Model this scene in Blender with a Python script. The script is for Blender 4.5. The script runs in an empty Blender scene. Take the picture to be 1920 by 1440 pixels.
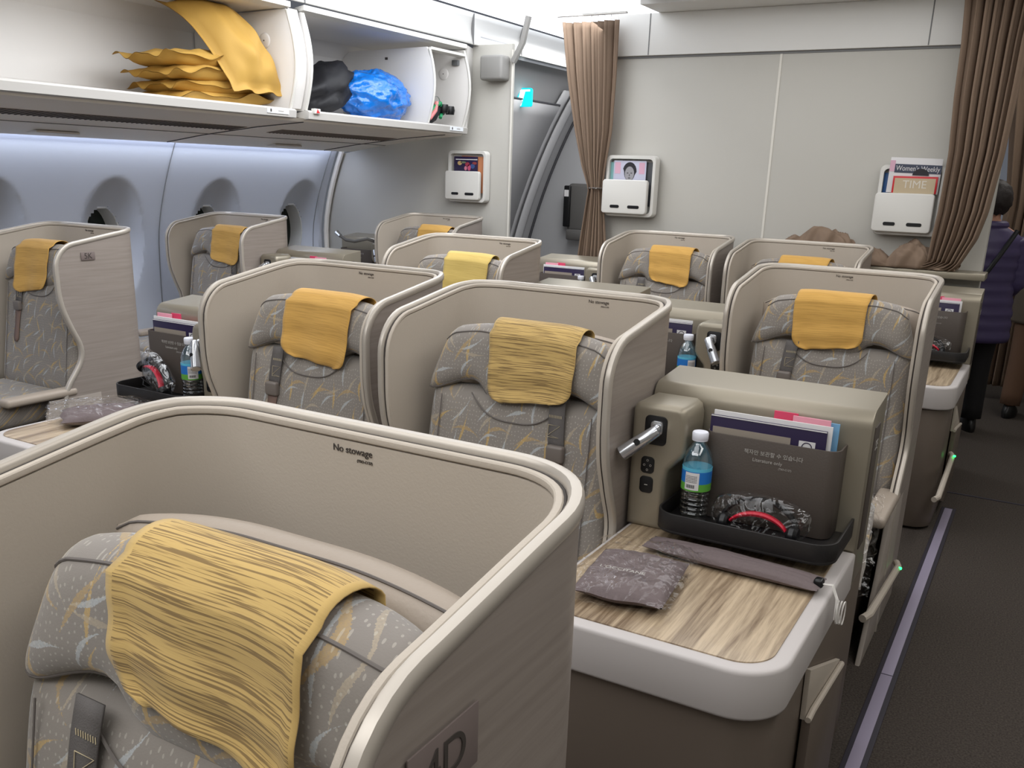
import bpy, bmesh, math, random
from mathutils import Vector, Matrix, noise
random.seed(7)
SC = bpy.context.scene
COL = SC.collection
PI = math.pi

# ------------------------------------------------------------------ camera
cam_d = bpy.data.cameras.new('camera')
cam = bpy.data.objects.new('camera', cam_d)
COL.objects.link(cam)
cam.matrix_world = Matrix((( 0.863812, -0.172490,  0.473367, 0.0),
                           ( 0.502885,  0.238158, -0.830896, 0.0),
                           ( 0.030585,  0.955787,  0.292466, 1.5),
                           (0, 0, 0, 1)))
cam_d.sensor_width = 36.0
cam_d.lens = 32.25
cam_d.shift_y = 130.0 / 1920.0
cam_d.clip_start = 0.02
SC.camera = cam

# ------------------------------------------------------------------ world, exposure
w = bpy.data.worlds.new('world'); SC.world = w; w.use_nodes = True
w.node_tree.nodes['Background'].inputs[0].default_value = (0.80, 0.86, 1.0, 1)
w.node_tree.nodes['Background'].inputs[1].default_value = 0.10
SC.view_settings.view_transform = 'Standard'
SC.view_settings.look = 'None'
SC.view_settings.gamma = 1.0
SC.view_settings.use_curve_mapping = False
SC.view_settings.exposure = 0.36
try:
    SC.cycles.max_bounces = 8
    SC.cycles.transparent_max_bounces = 12
except Exception: pass

# ------------------------------------------------------------------ lights
def area(name, loc, rot, sx, sy, power, col=(1, .97, .92), spread=PI):
    l = bpy.data.lights.new(name, 'AREA'); l.shape = 'RECTANGLE'; l.size = sx; l.size_y = sy
    l.energy = power; l.color = col; l.spread = spread
    o = bpy.data.objects.new(name, l); o.location = loc; o.rotation_euler = rot
    COL.objects.link(o); return o
area('aisle_ceiling_light', (-2.75, 3.2, 2.48), (0, math.radians(34), 0), 0.6, 5.0, 36, (.95, .97, 1.0))
area('centre_fill_light', (-1.15, 2.3, 2.42), (0, 0, 0), 1.7, 5.4, 42, (.98, .985, 1.0))  # fill added under the dark centre panel to brighten the near seats
area('forward_fill_light', (-1.6, -.3, 2.42), (math.radians(14), 0, 0), 3.2, 1.2, 34, (.98, .985, 1.0))  # fill added above and behind the camera to light the seat fronts
area('port_aisle_fill_light', (0.55, 2.4, 2.50), (0, math.radians(16), 0), 0.6, 5.8, 32, (1.0, .985, .965))  # fill added over the port aisle to lift the aisle-side panels
area('cove_wash_light', (-4.89, 3.0, 1.60), (0, math.radians(-8), 0), 0.05, 5.2, 5.6, (.84, .90, 1.0))
area('doorway_light', (-3.3, 6.9, 2.45), (0, 0, 0), 0.6, 1.2, 16, (1, .99, .97))
area('vestibule_light', (-4.15, 7.2, 2.34), (0, 0, 0), 0.5, 1.2, 10, (1, .99, .97))
area('aft_aisle_light', (0.2, 7.0, 2.45), (0, 0, 0), 0.8, 1.6, 9, (1, .97, .92))

# ------------------------------------------------------------------ materials
def s2l(c):
    return tuple(((x / 255) / 12.92 if x / 255 <= .04045 else (((x / 255) + .055) / 1.055) ** 2.4) for x in c)
MATS = {}
def mat(name, rgb, rough=.5, metal=0.0, bump=0.0, bscale=60, var=0.0, emit=0.0, spec=.5, alpha=1.0, trans=0.0, ior=1.45, coat=0.0):
    if name in MATS: return MATS[name]
    m = bpy.data.materials.new(name); m.use_nodes = True
    nt = m.node_tree; b = nt.nodes['Principled BSDF']
    c = (*s2l(rgb), 1)
    b.inputs['Base Color'].default_value = c
    b.inputs['Roughness'].default_value = rough
    b.inputs['Metallic'].default_value = metal
    b.inputs['Specular IOR Level'].default_value = spec
    b.inputs['Alpha'].default_value = alpha
    b.inputs['Transmission Weight'].default_value = trans
    b.inputs['IOR'].default_value = ior
    b.inputs['Coat Weight'].default_value = coat
    if emit:
        b.inputs['Emission Color'].default_value = c; b.inputs['Emission Strength'].default_value = emit
    tc = nt.nodes.new('ShaderNodeTexCoord')
    nz = nt.nodes.new('ShaderNodeTexNoise'); nz.inputs['Scale'].default_value = bscale; nz.inputs['Detail'].default_value = 4
    nt.links.new(tc.outputs['Object'], nz.inputs['Vector'])
    if var:
        mx = nt.nodes.new('ShaderNodeMix'); mx.data_type = 'RGBA'
        mx.inputs[6].default_value = tuple(x * (1 - var) for x in c[:3]) + (1,)
        mx.inputs[7].default_value = tuple(min(1, x * (1 + var)) for x in c[:3]) + (1,)
        nt.links.new(nz.outputs['Fac'], mx.inputs[0]); nt.links.new(mx.outputs[2], b.inputs['Base Color'])
    if bump:
        bp = nt.nodes.new('ShaderNodeBump'); bp.inputs['Strength'].default_value = bump; bp.inputs['Distance'].default_value = .002
        nt.links.new(nz.outputs['Fac'], bp.inputs['Height']); nt.links.new(bp.outputs[0], b.inputs['Normal'])
    MATS[name] = m
    return m

def mnode(nt, op, a, b=None, c=None):
    n = nt.nodes.new('ShaderNodeMath'); n.operation = op
    for i, v in enumerate((a, b, c)):
        if v is None: continue
        if isinstance(v, (int, float)): n.inputs[i].default_value = v
        else: nt.links.new(v, n.inputs[i])
    return n.outputs[0]
def mixc(nt, f, a, b):
    mx = nt.nodes.new('ShaderNodeMix'); mx.data_type = 'RGBA'
    if isinstance(f, (int, float)): mx.inputs[0].default_value = f
    else: nt.links.new(f, mx.inputs[0])
    for i, v in ((6, a), (7, b)):
        if isinstance(v, tuple): mx.inputs[i].default_value = (*v[:3], 1)
        else: nt.links.new(v, mx.inputs[i])
    return mx.outputs[2]

def fabric_material():
    """grey jacquard with curved brush strokes in gold, pale blue and cream"""
    m = bpy.data.materials.new('seat_fabric'); m.use_nodes = True
    nt = m.node_tree; b = nt.nodes['Principled BSDF']; b.inputs['Roughness'].default_value = .75
    b.inputs['Specular IOR Level'].default_value = .25
    b.inputs['Sheen Weight'].default_value = .25
    tc = nt.nodes.new('ShaderNodeTexCoord'); sp = nt.nodes.new('ShaderNodeSeparateXYZ')
    nt.links.new(tc.outputs['Object'], sp.inputs[0])
    yz = mnode(nt, 'SUBTRACT', sp.outputs[2], mnode(nt, 'MULTIPLY', sp.outputs[1], .8))
    cb = nt.nodes.new('ShaderNodeCombineXYZ'); nt.links.new(sp.outputs[0], cb.inputs[0]); nt.links.new(yz, cb.inputs[1])
    nz = nt.nodes.new('ShaderNodeTexNoise'); nz.inputs['Scale'].default_value = 9
    nt.links.new(tc.outputs['Object'], nz.inputs['Vector'])
    cur = mixc(nt, nz.outputs['Fac'], s2l((126, 120, 115)), s2l((140, 133, 124)))
    fine = nt.nodes.new('ShaderNodeTexNoise'); fine.inputs['Scale'].default_value = 420
    nt.links.new(tc.outputs['Object'], fine.inputs['Vector'])
    for k, (rgb, off, base, amt, sc) in enumerate([((186, 156, 98), (0.0, 0.0), .9, .75, 11.5), ((172, 176, 178), (3.37, 1.71), 1.35, .75, 13.0),
                                               ((172, 158, 136), (7.13, 5.29), 1.75, .6, 12.0), ((178, 148, 94), (11.7, 2.9), 2.2, .55, 10.0)]):
        mp = nt.nodes.new('ShaderNodeMapping'); mp.inputs['Location'].default_value = (off[0], off[1], 0)
        mp.inputs['Scale'].default_value = (sc, sc, 1)
        nt.links.new(cb.outputs[0], mp.inputs[0])
        v = nt.nodes.new('ShaderNodeTexVoronoi'); v.voronoi_dimensions = '2D'; v.inputs['Scale'].default_value = 1.0
        v.inputs['Randomness'].default_value = .55
        nt.links.new(mp.outputs[0], v.inputs['Vector'])
        d = nt.nodes.new('ShaderNodeVectorMath'); d.operation = 'SUBTRACT'
        nt.links.new(mp.outputs[0], d.inputs[0]); nt.links.new(v.outputs['Position'], d.inputs[1])
        cs = nt.nodes.new('ShaderNodeSeparateColor'); nt.links.new(v.outputs['Color'], cs.inputs[0])
        ang = mnode(nt, 'MULTIPLY_ADD', cs.outputs[0], 1.7, base)
        rt = nt.nodes.new('ShaderNodeVectorRotate'); rt.rotation_type = 'Z_AXIS'
        nt.links.new(d.outputs[0], rt.inputs['Vector']); nt.links.new(ang, rt.inputs['Angle'])
        q = nt.nodes.new('ShaderNodeSeparateXYZ'); nt.links.new(rt.outputs[0], q.inputs[0])
        x, y = q.outputs[0], q.outputs[1]
        bend = mnode(nt, 'MULTIPLY', mnode(nt, 'MULTIPLY', x, x), mnode(nt, 'MULTIPLY_ADD', cs.outputs[1], 1.6, -.3))
        yy = mnode(nt, 'ABSOLUTE', mnode(nt, 'SUBTRACT', y, bend))
        wd = mnode(nt, 'MULTIPLY', mnode(nt, 'SUBTRACT', .46, mnode(nt, 'ABSOLUTE', x)), mnode(nt, 'MULTIPLY_ADD', x, .15, .10))
        wd = mnode(nt, 'ADD', wd, mnode(nt, 'MULTIPLY', mnode(nt, 'SUBTRACT', fine.outputs['Fac'], .5), .05))
        mk = mnode(nt, 'GREATER_THAN', mnode(nt, 'SUBTRACT', wd, yy), 0.0)
        mk = mnode(nt, 'MULTIPLY', mk, mnode(nt, 'MULTIPLY_ADD', fine.outputs['Fac'], .7, amt - .35))
        cur = mixc(nt, mk, cur, s2l(rgb))
    dv = nt.nodes.new('ShaderNodeTexVoronoi'); dv.voronoi_dimensions = '2D'; dv.inputs['Scale'].default_value = 105
    dv.inputs['Randomness'].default_value = .45
    nt.links.new(cb.outputs[0], dv.inputs['Vector'])
    cur = mixc(nt, mnode(nt, 'MULTIPLY', mnode(nt, 'LESS_THAN', dv.outputs['Distance'], .15), .34), cur, s2l((196, 190, 178)))
    nt.links.new(cur, b.inputs['Base Color'])
    bp = nt.nodes.new('ShaderNodeBump'); bp.inputs['Strength'].default_value = .25; bp.inputs['Distance'].default_value = .001
    nt.links.new(fine.outputs['Fac'], bp.inputs['Height']); nt.links.new(bp.outputs[0], b.inputs['Normal'])
    return m

def cloth_material(name, base, dark, amt):
    """gold cotton with broken dark weft lines across its width"""
    m = bpy.data.materials.new(name); m.use_nodes = True
    nt = m.node_tree; b = nt.nodes['Principled BSDF']; b.inputs['Roughness'].default_value = .85
    b.inputs['Specular IOR Level'].default_value = .15; b.inputs['Sheen Weight'].default_value = .15
    uv = nt.nodes.new('ShaderNodeUVMap'); mp = nt.nodes.new('ShaderNodeMapping')
    mp.inputs['Scale'].default_value = (9, 400, 1)
    nt.links.new(uv.outputs[0], mp.inputs[0])
    nz = nt.nodes.new('ShaderNodeTexNoise'); nz.inputs['Scale'].default_value = 1.0; nz.inputs['Detail'].default_value = 3
    nz.inputs['Distortion'].default_value = .4
    nt.links.new(mp.outputs[0], nz.inputs['Vector'])
    r = nt.nodes.new('ShaderNodeMapRange'); r.inputs[1].default_value = .50; r.inputs[2].default_value = .56
    nt.links.new(nz.outputs['Fac'], r.inputs[0])
    n2 = nt.nodes.new('ShaderNodeTexNoise'); n2.inputs['Scale'].default_value = 6
    nt.links.new(uv.outputs[0], n2.inputs['Vector'])
    base2 = mixc(nt, n2.outputs['Fac'], s2l(base), s2l(tuple(min(255, c + 10) for c in base)))
    su = nt.nodes.new('ShaderNodeSeparateXYZ'); nt.links.new(uv.outputs[0], su.inputs[0])
    edge = mnode(nt, 'LESS_THAN', mnode(nt, 'ABSOLUTE', su.outputs[0]), .124)
    nt.links.new(mixc(nt, mnode(nt, 'MULTIPLY', mnode(nt, 'MULTIPLY', r.outputs[0], amt), edge), base2, s2l(dark)), b.inputs['Base Color'])
    bp = nt.nodes.new('ShaderNodeBump'); bp.inputs['Strength'].default_value = .35; bp.inputs['Distance'].default_value = .001
    nt.links.new(nz.outputs['Fac'], bp.inputs['Height']); nt.links.new(bp.outputs[0], b.inputs['Normal'])
    return m

def streak_material(name, c1, c2, scale, rough=.4, bump=.1, coat=0.0):
    """long streaks of two colours: wood grain, brushed veneer"""
    m = bpy.data.materials.new(name); m.use_nodes = True
    nt = m.node_tree; b = nt.nodes['Principled BSDF']; b.inputs['Roughness'].default_value = rough
    b.inputs['Coat Weight'].default_value = coat
    tc = nt.nodes.new('ShaderNodeTexCoord'); mp = nt.nodes.new('ShaderNodeMapping'); mp.inputs['Scale'].default_value = scale
    nt.links.new(tc.outputs['Object'], mp.inputs[0])
    nz = nt.nodes.new('ShaderNodeTexNoise'); nz.inputs['Scale'].default_value = 1; nz.inputs['Detail'].default_value = 5
    nz.inputs['Roughness'].default_value = .62; nz.inputs['Distortion'].default_value = .3
    nt.links.new(mp.outputs[0], nz.inputs['Vector'])
    r = nt.nodes.new('ShaderNodeMapRange'); r.inputs[1].default_value = .34; r.inputs[2].default_value = .66
    nt.links.new(nz.outputs['Fac'], r.inputs[0])
    nt.links.new(mixc(nt, r.outputs[0], s2l(c1), s2l(c2)), b.inputs['Base Color'])
    bp = nt.nodes.new('ShaderNodeBump'); bp.inputs['Strength'].default_value = bump; bp.inputs['Distance'].default_value = .001
    nt.links.new(nz.outputs['Fac'], bp.inputs['Height']); nt.links.new(bp.outputs[0], b.inputs['Normal'])
    return m

def film_material(name, tint=(1, 1, 1), clear=.72, scale=30):
    """thin crinkled plastic film"""
    m = bpy.data.materials.new(name); m.use_nodes = True
    nt = m.node_tree; nt.nodes.remove(nt.nodes['Principled BSDF']); out = nt.nodes['Material Output']
    g = nt.nodes.new('ShaderNodeBsdfGlossy'); g.inputs['Roughness'].default_value = .09; g.inputs['Color'].default_value = (*tint, 1)
    t = nt.nodes.new('ShaderNodeBsdfTransparent'); t.inputs['Color'].default_value = (*[.5 + .5 * x for x in tint], 1)
    mx = nt.nodes.new('ShaderNodeMixShader')
    tc = nt.nodes.new('ShaderNodeTexCoord'); nz = nt.nodes.new('ShaderNodeTexNoise'); nz.inputs['Scale'].default_value = scale
    nz.inputs['Detail'].default_value = 2; nz.inputs['Distortion'].default_value = 1.2
    nt.links.new(tc.outputs['Object'], nz.inputs['Vector'])
    bp = nt.nodes.new('ShaderNodeBump'); bp.inputs['Strength'].default_value = 1.0; bp.inputs['Distance'].default_value = .02
    nt.links.new(nz.outputs['Fac'], bp.inputs['Height']); nt.links.new(bp.outputs[0], g.inputs['Normal'])
    lw = nt.nodes.new('ShaderNodeLayerWeight'); lw.inputs['Blend'].default_value = .35
    nt.links.new(bp.outputs[0], lw.inputs['Normal'])
    f = mnode(nt, 'MULTIPLY_ADD', lw.outputs['Facing'], .9 * clear, 0.0)
    f = mnode(nt, 'SUBTRACT', clear + .24, mnode(nt, 'MULTIPLY', lw.outputs['Facing'], .42))
    nt.links.new(f, mx.inputs[0]); nt.links.new(g.outputs[0], mx.inputs[1]); nt.links.new(t.outputs[0], mx.inputs[2])
    nt.links.new(mx.outputs[0], out.inputs[0])
    return m

M = dict(
    liner=mat('shell_liner_leatherette', (183, 173, 160), .55, bump=.15, bscale=300, spec=.3),
    rim=mat('shell_rim_champagne', (186, 178, 167), .34, .35),
    rimdark=mat('shell_gasket', (60, 54, 50), .7),
    rimside=mat('shell_edge_felt', (112, 107, 104), .85, bump=.3, bscale=400),
    outer=streak_material('shell_veneer', (137, 127, 119), (149, 139, 131), (3, 3, 90), .45, .15),
    outer_plain=mat('shell_outer_plain', (158, 149, 140), .5, bump=.2, bscale=220),
    fabric=fabric_material(),
    welt=mat('seat_welt', (104, 98, 94), .8),
    leather=mat('headrest_leather', (162, 150, 137), .45, bump=.25, bscale=180, spec=.35),
    belt=mat('belt_webbing', (96, 92, 90), .8, bump=.5, bscale=500),
    beltmetal=mat('belt_buckle_plastic', (112, 104, 98), .4),
    belttab=mat('belt_leather_tab', (122, 100, 90), .6),
    stitch=mat('stitch_thread', (196, 182, 150), .8),
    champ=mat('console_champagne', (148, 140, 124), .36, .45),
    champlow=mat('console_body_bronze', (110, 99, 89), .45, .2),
    tableband=mat('table_band_grey', (192, 186, 183), .45),
    wood=streak_material('table_oak_laminate', (112, 92, 70), (192, 172, 144), (64, 3.2, 20), .35, .05, .1),
    pocket=mat('literature_pocket_brown', (78, 70, 64), .5, bump=.2, bscale=250),
    black=mat('black_plastic', (16, 16, 18), .35),
    tray=mat('tray_black', (30, 28, 28), .45, bump=.15, bscale=300),
    silver=mat('lamp_silver', (196, 198, 202), .22, .85),
    greylight=mat('printed_grey', (170, 166, 160), .6),
    print_dark=mat('printed_dark', (66, 60, 56), .6),
    white=mat('white_plastic', (214, 212, 206), .4),
    wallcream=mat('bulkhead_laminate', (186, 183, 175), .55, bump=.1, bscale=260),
    wallvalance=mat('valance_white', (230, 229, 225), .5),
    sidewall=mat('sidewall_panel', (196, 200, 208), .6, bump=.1, bscale=200),
    seam=mat('panel_seam', (120, 120, 120), .6),
    seamlight=mat('trim_strip_light', (216, 212, 202), .5),
    bin=mat('bin_white', (222, 219, 215), .45),
    binout=mat('bin_front_panel', (190, 187, 182), .45),
    service=mat('service_panel_grey', (234, 228, 218), .5),
    vent=mat('vent_slots', (118, 106, 96), .7),
    ceiling=mat('ceiling_panel', (226, 226, 226), .6),
    ceildark=mat('ceiling_panel_grey', (158, 156, 152), .5),
    carpet=mat('carpet_taupe', (70, 64, 59), .95, bump=1.0, bscale=170, var=.95, spec=.1),
    strip=mat('floor_path_strip', (148, 140, 160), .5),
    stripedge=mat('floor_strip_edge', (44, 40, 50), .6),
    curtain=mat('curtain_brown', (130, 111, 95), .85, bump=.5, bscale=520, spec=.15),
    chrome=mat('chrome', (220, 220, 220), .12, 1.0),
    pillow=mat('pillow_gold', (186, 148, 74), .6, bump=.3, bscale=300, spec=.3),
    blackbag=mat('black_bag', (22, 22, 26), .6, bump=.5, bscale=40),
    doorgrey=mat('door_lining_grey', (168, 168, 170), .5),
    doordark=mat('door_seam_dark', (70, 70, 74), .6),
    jump=mat('jumpseat_dark', (88, 86, 84), .6),
    led=mat('green_led', (30, 255, 90), .4, emit=6.0),
    redtag=mat('red_marker', (196, 36, 44), .5),
    navy=mat('brochure_navy', (38, 28, 62), .35),
    paper=mat('paper_white', (214, 212, 212), .6),
    pink=mat('leaflet_pink', (222, 150, 166), .6),
    rose=mat('leaflet_rose', (206, 62, 96), .5),
    cyan=mat('leaflet_blue', (110, 160, 196), .5),
    taupe=mat('leaflet_taupe', (150, 140, 128), .6),
    pouch=mat('pouch_cloth', (104, 92, 92), .8, bump=.5, bscale=160, var=.12),
    cord=mat('white_cord', (214, 210, 204), .7),
    red=mat('headset_red', (200, 24, 52), .4),
    cap=mat('bottle_cap', (226, 228, 238), .4),
    skin=mat('skin', (190, 140, 116), .6),
    hair=mat('hair_dark', (34, 26, 24), .6, bump=1.0, bscale=90),
    coat=mat('puffer_purple', (68, 58, 94), .5, bump=.4, bscale=30),
    olive=mat('coat_olive', (82, 72, 60), .8, bump=.4, bscale=80),
    trousers=mat('trousers_black', (20, 18, 20), .85),
    browntr=mat('trousers_brown', (96, 70, 52), .85),
    shoe=mat('shoe_black', (18, 16, 16), .4),
)
M['film'] = film_material('clear_plastic_film', (1, 1, 1), .86, 12)
M['film2'] = film_material('crinkled_plastic_film', (1, 1, 1), .74, 14)
M['bluefilm'] = mat('blue_plastic_bag', (6, 116, 212), .16, bump=1.0, bscale=11, alpha=.93, spec=.7, coat=.4)
_b = M['bluefilm'].node_tree.nodes
for _n in _b:
    if _n.type == 'BUMP': _n.inputs['Distance'].default_value = .03
M['cloth'] = cloth_material('gold_cloth', (188, 158, 98), (112, 90, 60), .8)
M['cloth_b'] = cloth_material('gold_cloth_plain', (198, 154, 80), (168, 128, 66), .45)
M['cloth_c'] = cloth_material('gold_cloth_pale', (198, 172, 98), (180, 152, 84), .45)

def clear_mat(name, tint, rough=.03, fac=.16):
    m = bpy.data.materials.new(name); m.use_nodes = True
    nt = m.node_tree; nt.nodes.remove(nt.nodes['Principled BSDF']); out = nt.nodes['Material Output']
    g = nt.nodes.new('ShaderNodeBsdfGlossy'); g.inputs['Roughness'].default_value = rough
    t = nt.nodes.new('ShaderNodeBsdfTransparent'); t.inputs['Color'].default_value = (*tint, 1)
    mx = nt.nodes.new('ShaderNodeMixShader'); lw = nt.nodes.new('ShaderNodeLayerWeight'); lw.inputs['Blend'].default_value = .4
    f = mnode(nt, 'MULTIPLY_ADD', lw.outputs['Facing'], .55, fac)
    nt.links.new(f, mx.inputs[0]); nt.links.new(t.outputs[0], mx.inputs[1]); nt.links.new(g.outputs[0], mx.inputs[2])
    nt.links.new(mx.outputs[0], out.inputs[0]); return m
M['pet'] = clear_mat('bottle_pet', (.86, .89, .90))
M['pane'] = mat('window_pane_dark', (26, 34, 28), .12, spec=.6)

# ------------------------------------------------------------------ mesh helpers
def link(name, me, m=None, parent=None, loc=None, rot=None, smooth=True, auto=None):
    if m is not None and not me.materials: me.materials.append(m)
    if smooth:
        me.polygons.foreach_set('use_smooth', [True] * len(me.polygons))
        if auto is not None:
            me.set_sharp_from_angle(angle=math.radians(auto))
    o = bpy.data.objects.new(name, me); COL.objects.link(o)
    if parent: o.parent = parent
    if loc: o.location = loc
    if rot: o.rotation_euler = rot
    return o
def from_data(name, vs, fs, m=None, parent=None, smooth=True, auto=40, **k):
    me = bpy.data.meshes.new(name); me.from_pydata([tuple(v) for v in vs], [], fs)
    bm = bmesh.new(); bm.from_mesh(me); bmesh.ops.recalc_face_normals(bm, faces=bm.faces); bm.to_mesh(me); bm.free()
    me.update()
    return link(name, me, m, parent, smooth=smooth, auto=auto, **k)
class MB:
    """collects shapes into one mesh"""
    def __init__(s): s.v = []; s.f = []; s.mi = []; s.mats = []
    def add(s, vs, fs, m=0):
        o = len(s.v); s.v += [tuple(v) for v in vs]; s.f += [tuple(i + o for i in f) for f in fs]; s.mi += [m] * len(fs)
    def box(s, x0, x1, y0, y1, z0, z1, r=0.0, m=0, T=None, seg=2):
        bm = bmesh.new(); bmesh.ops.create_cube(bm, size=1)
        for v in bm.verts:
            v.co = Vector(((x0 + x1) / 2 + v.co.x * (x1 - x0), (y0 + y1) / 2 + v.co.y * (y1 - y0), (z0 + z1) / 2 + v.co.z * (z1 - z0)))
        if r: bmesh.ops.bevel(bm, geom=list(bm.edges), offset=r, segments=seg, affect='EDGES', profile=.5)
        if T: bmesh.ops.transform(bm, matrix=T, verts=bm.verts)
        bm.verts.index_update()
        s.add([v.co for v in bm.verts], [[v.index for v in f.verts] for f in bm.faces], m); bm.free(); return s
    def prism(s, pts, axis, a, b, r=0.0, m=0, T=None, seg=2):
        """polygon pts in the plane normal to axis, extruded from a to b"""
        bm = bmesh.new()
        def mk(p, t):
            return {'x': (t, p[0], p[1]), 'y': (p[0], t, p[1]), 'z': (p[0], p[1], t)}[axis]
        lo = [bm.verts.new(mk(p, a)) for p in pts]; hi = [bm.verts.new(mk(p, b)) for p in pts]
        f1 = bm.faces.new(lo); f2 = bm.faces.new(hi[::-1]); n = len(pts)
        for i in range(n): bm.faces.new((lo[i], lo[(i + 1) % n], hi[(i + 1) % n], hi[i]))
        bmesh.ops.recalc_face_normals(bm, faces=bm.faces)
        if r: bmesh.ops.bevel(bm, geom=list(set(f1.edges) | set(f2.edges)), offset=r, segments=seg, affect='EDGES', profile=.5)
        if T: bmesh.ops.transform(bm, matrix=T, verts=bm.verts)
        bm.verts.index_update()
        s.add([v.co for v in bm.verts], [[v.index for v in f.verts] for f in bm.faces], m); bm.free(); return s
    def grid(s, fn, nu, nv, cu=False, cv=False, m=0):
        o = len(s.v)
        mu = nu if cu else nu + 1; mv = nv if cv else nv + 1
        for i in range(mu):
            for j in range(mv): s.v.append(tuple(fn(i / nu, j / nv)))
        for i in range(nu):
            for j in range(nv):
                a = o + i * mv + j; b = o + ((i + 1) % mu) * mv + j
                c = o + ((i + 1) % mu) * mv + (j + 1) % mv; d = o + i * mv + (j + 1) % mv
                s.f.append((a, b, c, d)); s.mi.append(m)
        return s
    def tube(s, pts, r, n=8, closed=False, m=0, caps=True):
        pts = [Vector(p) for p in pts]; k = len(pts); o = len(s.v)
        up = None
        for i, p in enumerate(pts):
            if closed: t = pts[(i + 1) % k] - pts[i - 1]
            else: t = pts[min(i + 1, k - 1)] - pts[max(i - 1, 0)]
            t.normalize()
            if up is None: up = Vector((0, 0, 1)) if abs(t.z) < .9 else Vector((1, 0, 0))
            a = t.cross(up).normalized(); up = a.cross(t).normalized()
            rr = r[i] if isinstance(r, (list, tuple)) else r
            for j in range(n):
                th = 2 * PI * j / n; s.v.append(tuple(p + a * math.cos(th) * rr + up * math.sin(th) * rr))
        kk = k if closed else k - 1
        for i in range(kk):
            for j in range(n):
                s.f.append((o + i * n + j, o + i * n + (j + 1) % n, o + ((i + 1) % k) * n + (j + 1) % n, o + ((i + 1) % k) * n + j)); s.mi.append(m)
        if not closed and caps:
            s.f.append(tuple(o + j for j in range(n))); s.mi.append(m)
            s.f.append(tuple(o + (k - 1) * n + j for j in range(n))[::-1]); s.mi.append(m)
        return s
    def lathe(s, prof, n=24, c=(0, 0, 0), m=0, T=None):
        o = len(s.v)
        for r, z in prof:
            for j in range(n):
                th = 2 * PI * j / n; v = Vector((c[0] + r * math.cos(th), c[1] + r * math.sin(th), c[2] + z))
                s.v.append(tuple(T @ v if T else v))
        for i in range(len(prof) - 1):
            for j in range(n):
                s.f.append((o + i * n + j, o + i * n + (j + 1) % n, o + (i + 1) * n + (j + 1) % n, o + (i + 1) * n + j)); s.mi.append(m)
        for i in (0, len(prof) - 1):
            if prof[i][0] > 1e-6: s.f.append(tuple(o + i * n + j for j in range(n))); s.mi.append(m)
        return s
    def loft(s, rings, n=16, m=0):
        """rings: (centre, rx, ry[, tilt about x]) horizontal ellipses; or with explicit axes"""
        o = len(s.v)
        for rg in rings:
            c = Vector(rg[0]); ax = rg[3] if len(rg) > 3 else Vector((1, 0, 0)); ay = rg[4] if len(rg) > 4 else Vector((0, 1, 0))
            for j in range(n):
                th = 2 * PI * j / n; s.v.append(tuple(c + ax * math.cos(th) * rg[1] + ay * math.sin(th) * rg[2]))
        k = len(rings)
        for i in range(k - 1):
            for j in range(n):
                s.f.append((o + i * n + j, o + i * n + (j + 1) % n, o + (i + 1) * n + (j + 1) % n, o + (i + 1) * n + j)); s.mi.append(m)
        s.f.append(tuple(o + j for j in range(n))); s.mi.append(m)
        s.f.append(tuple(o + (k - 1) * n + j for j in range(n))); s.mi.append(m)
        return s
    def build(s, name, m=None, parent=None, smooth=True, auto=35, merge=1e-5, recalc=True, **k):
        me = bpy.data.meshes.new(name); me.from_pydata(s.v, [], s.f)
        ms = m if isinstance(m, (list, tuple)) else [m]
        for x in ms: me.materials.append(x)
        me.polygons.foreach_set('material_index', s.mi)
        bm = bmesh.new(); bm.from_mesh(me)
        if merge: bmesh.ops.remove_doubles(bm, verts=bm.verts, dist=merge)
        if recalc: bmesh.ops.recalc_face_normals(bm, faces=bm.faces)
        bm.to_mesh(me); bm.free(); me.update()
        return link(name, me, None, parent, smooth=smooth, auto=auto, **k)

def thing(name, label, cat, loc=(0, 0, 0), rz=0.0, group=None):
    o = bpy.data.objects.new(name, None); o.empty_display_size = .1; COL.objects.link(o)
    o.location = loc; o.rotation_euler = (0, 0, rz); o['label'] = label; o['category'] = cat
    if group: o['group'] = group
    return o
def tag(o, label, cat, group=None, kind=None):
    o['label'] = label; o['category'] = cat
    if group: o['group'] = group
    if kind: o['kind'] = kind
    return o
def struct(o, label=None):
    o['kind'] = 'structure'
    if label: o['label'] = label
    return o
KIDS = {}
def copy_tree(o, parent=None):
    c = o.copy(); COL.objects.link(c)
    if parent: c.parent = parent
    for ch in list(o.children): copy_tree(ch, c)
    return c
def dup(o, loc, label, rz=None):
    c = copy_tree(o); c.location = loc; c['label'] = label
    if rz is not None: c.rotation_euler = (0, 0, rz)
    return c
def rrect(x0, x1, z0, z1, r, n=5):
    pts = []
    for cx, cz, a0 in ((x1 - r, z1 - r, 0), (x0 + r, z1 - r, 90), (x0 + r, z0 + r, 180), (x1 - r, z0 + r, 270)):
        for i in range(n + 1):
            a = math.radians(a0 + 90 * i / n); pts.append((cx + r * math.cos(a), cz + r * math.sin(a)))
    return pts
FONTS = {}
def text(name, s, size, loc, rot, m, parent=None, ext=.0004, align='CENTER', font=None, sx=1.0):
    cu = bpy.data.curves.new(name, 'FONT'); cu.body = s; cu.size = size; cu.extrude = ext; cu.align_x = align; cu.align_y = 'CENTER'
    t = bpy.data.objects.new(name, cu); COL.objects.link(t)
    dg = bpy.context.evaluated_depsgraph_get(); dg.update()
    me = bpy.data.meshes.new_from_object(t.evaluated_get(dg))
    bpy.data.objects.remove(t)
    me.materials.clear()
    o = link(name, me, m, parent, loc=loc, rot=rot, smooth=False)
    o.scale = (sx, 1, 1)
    return o
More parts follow.
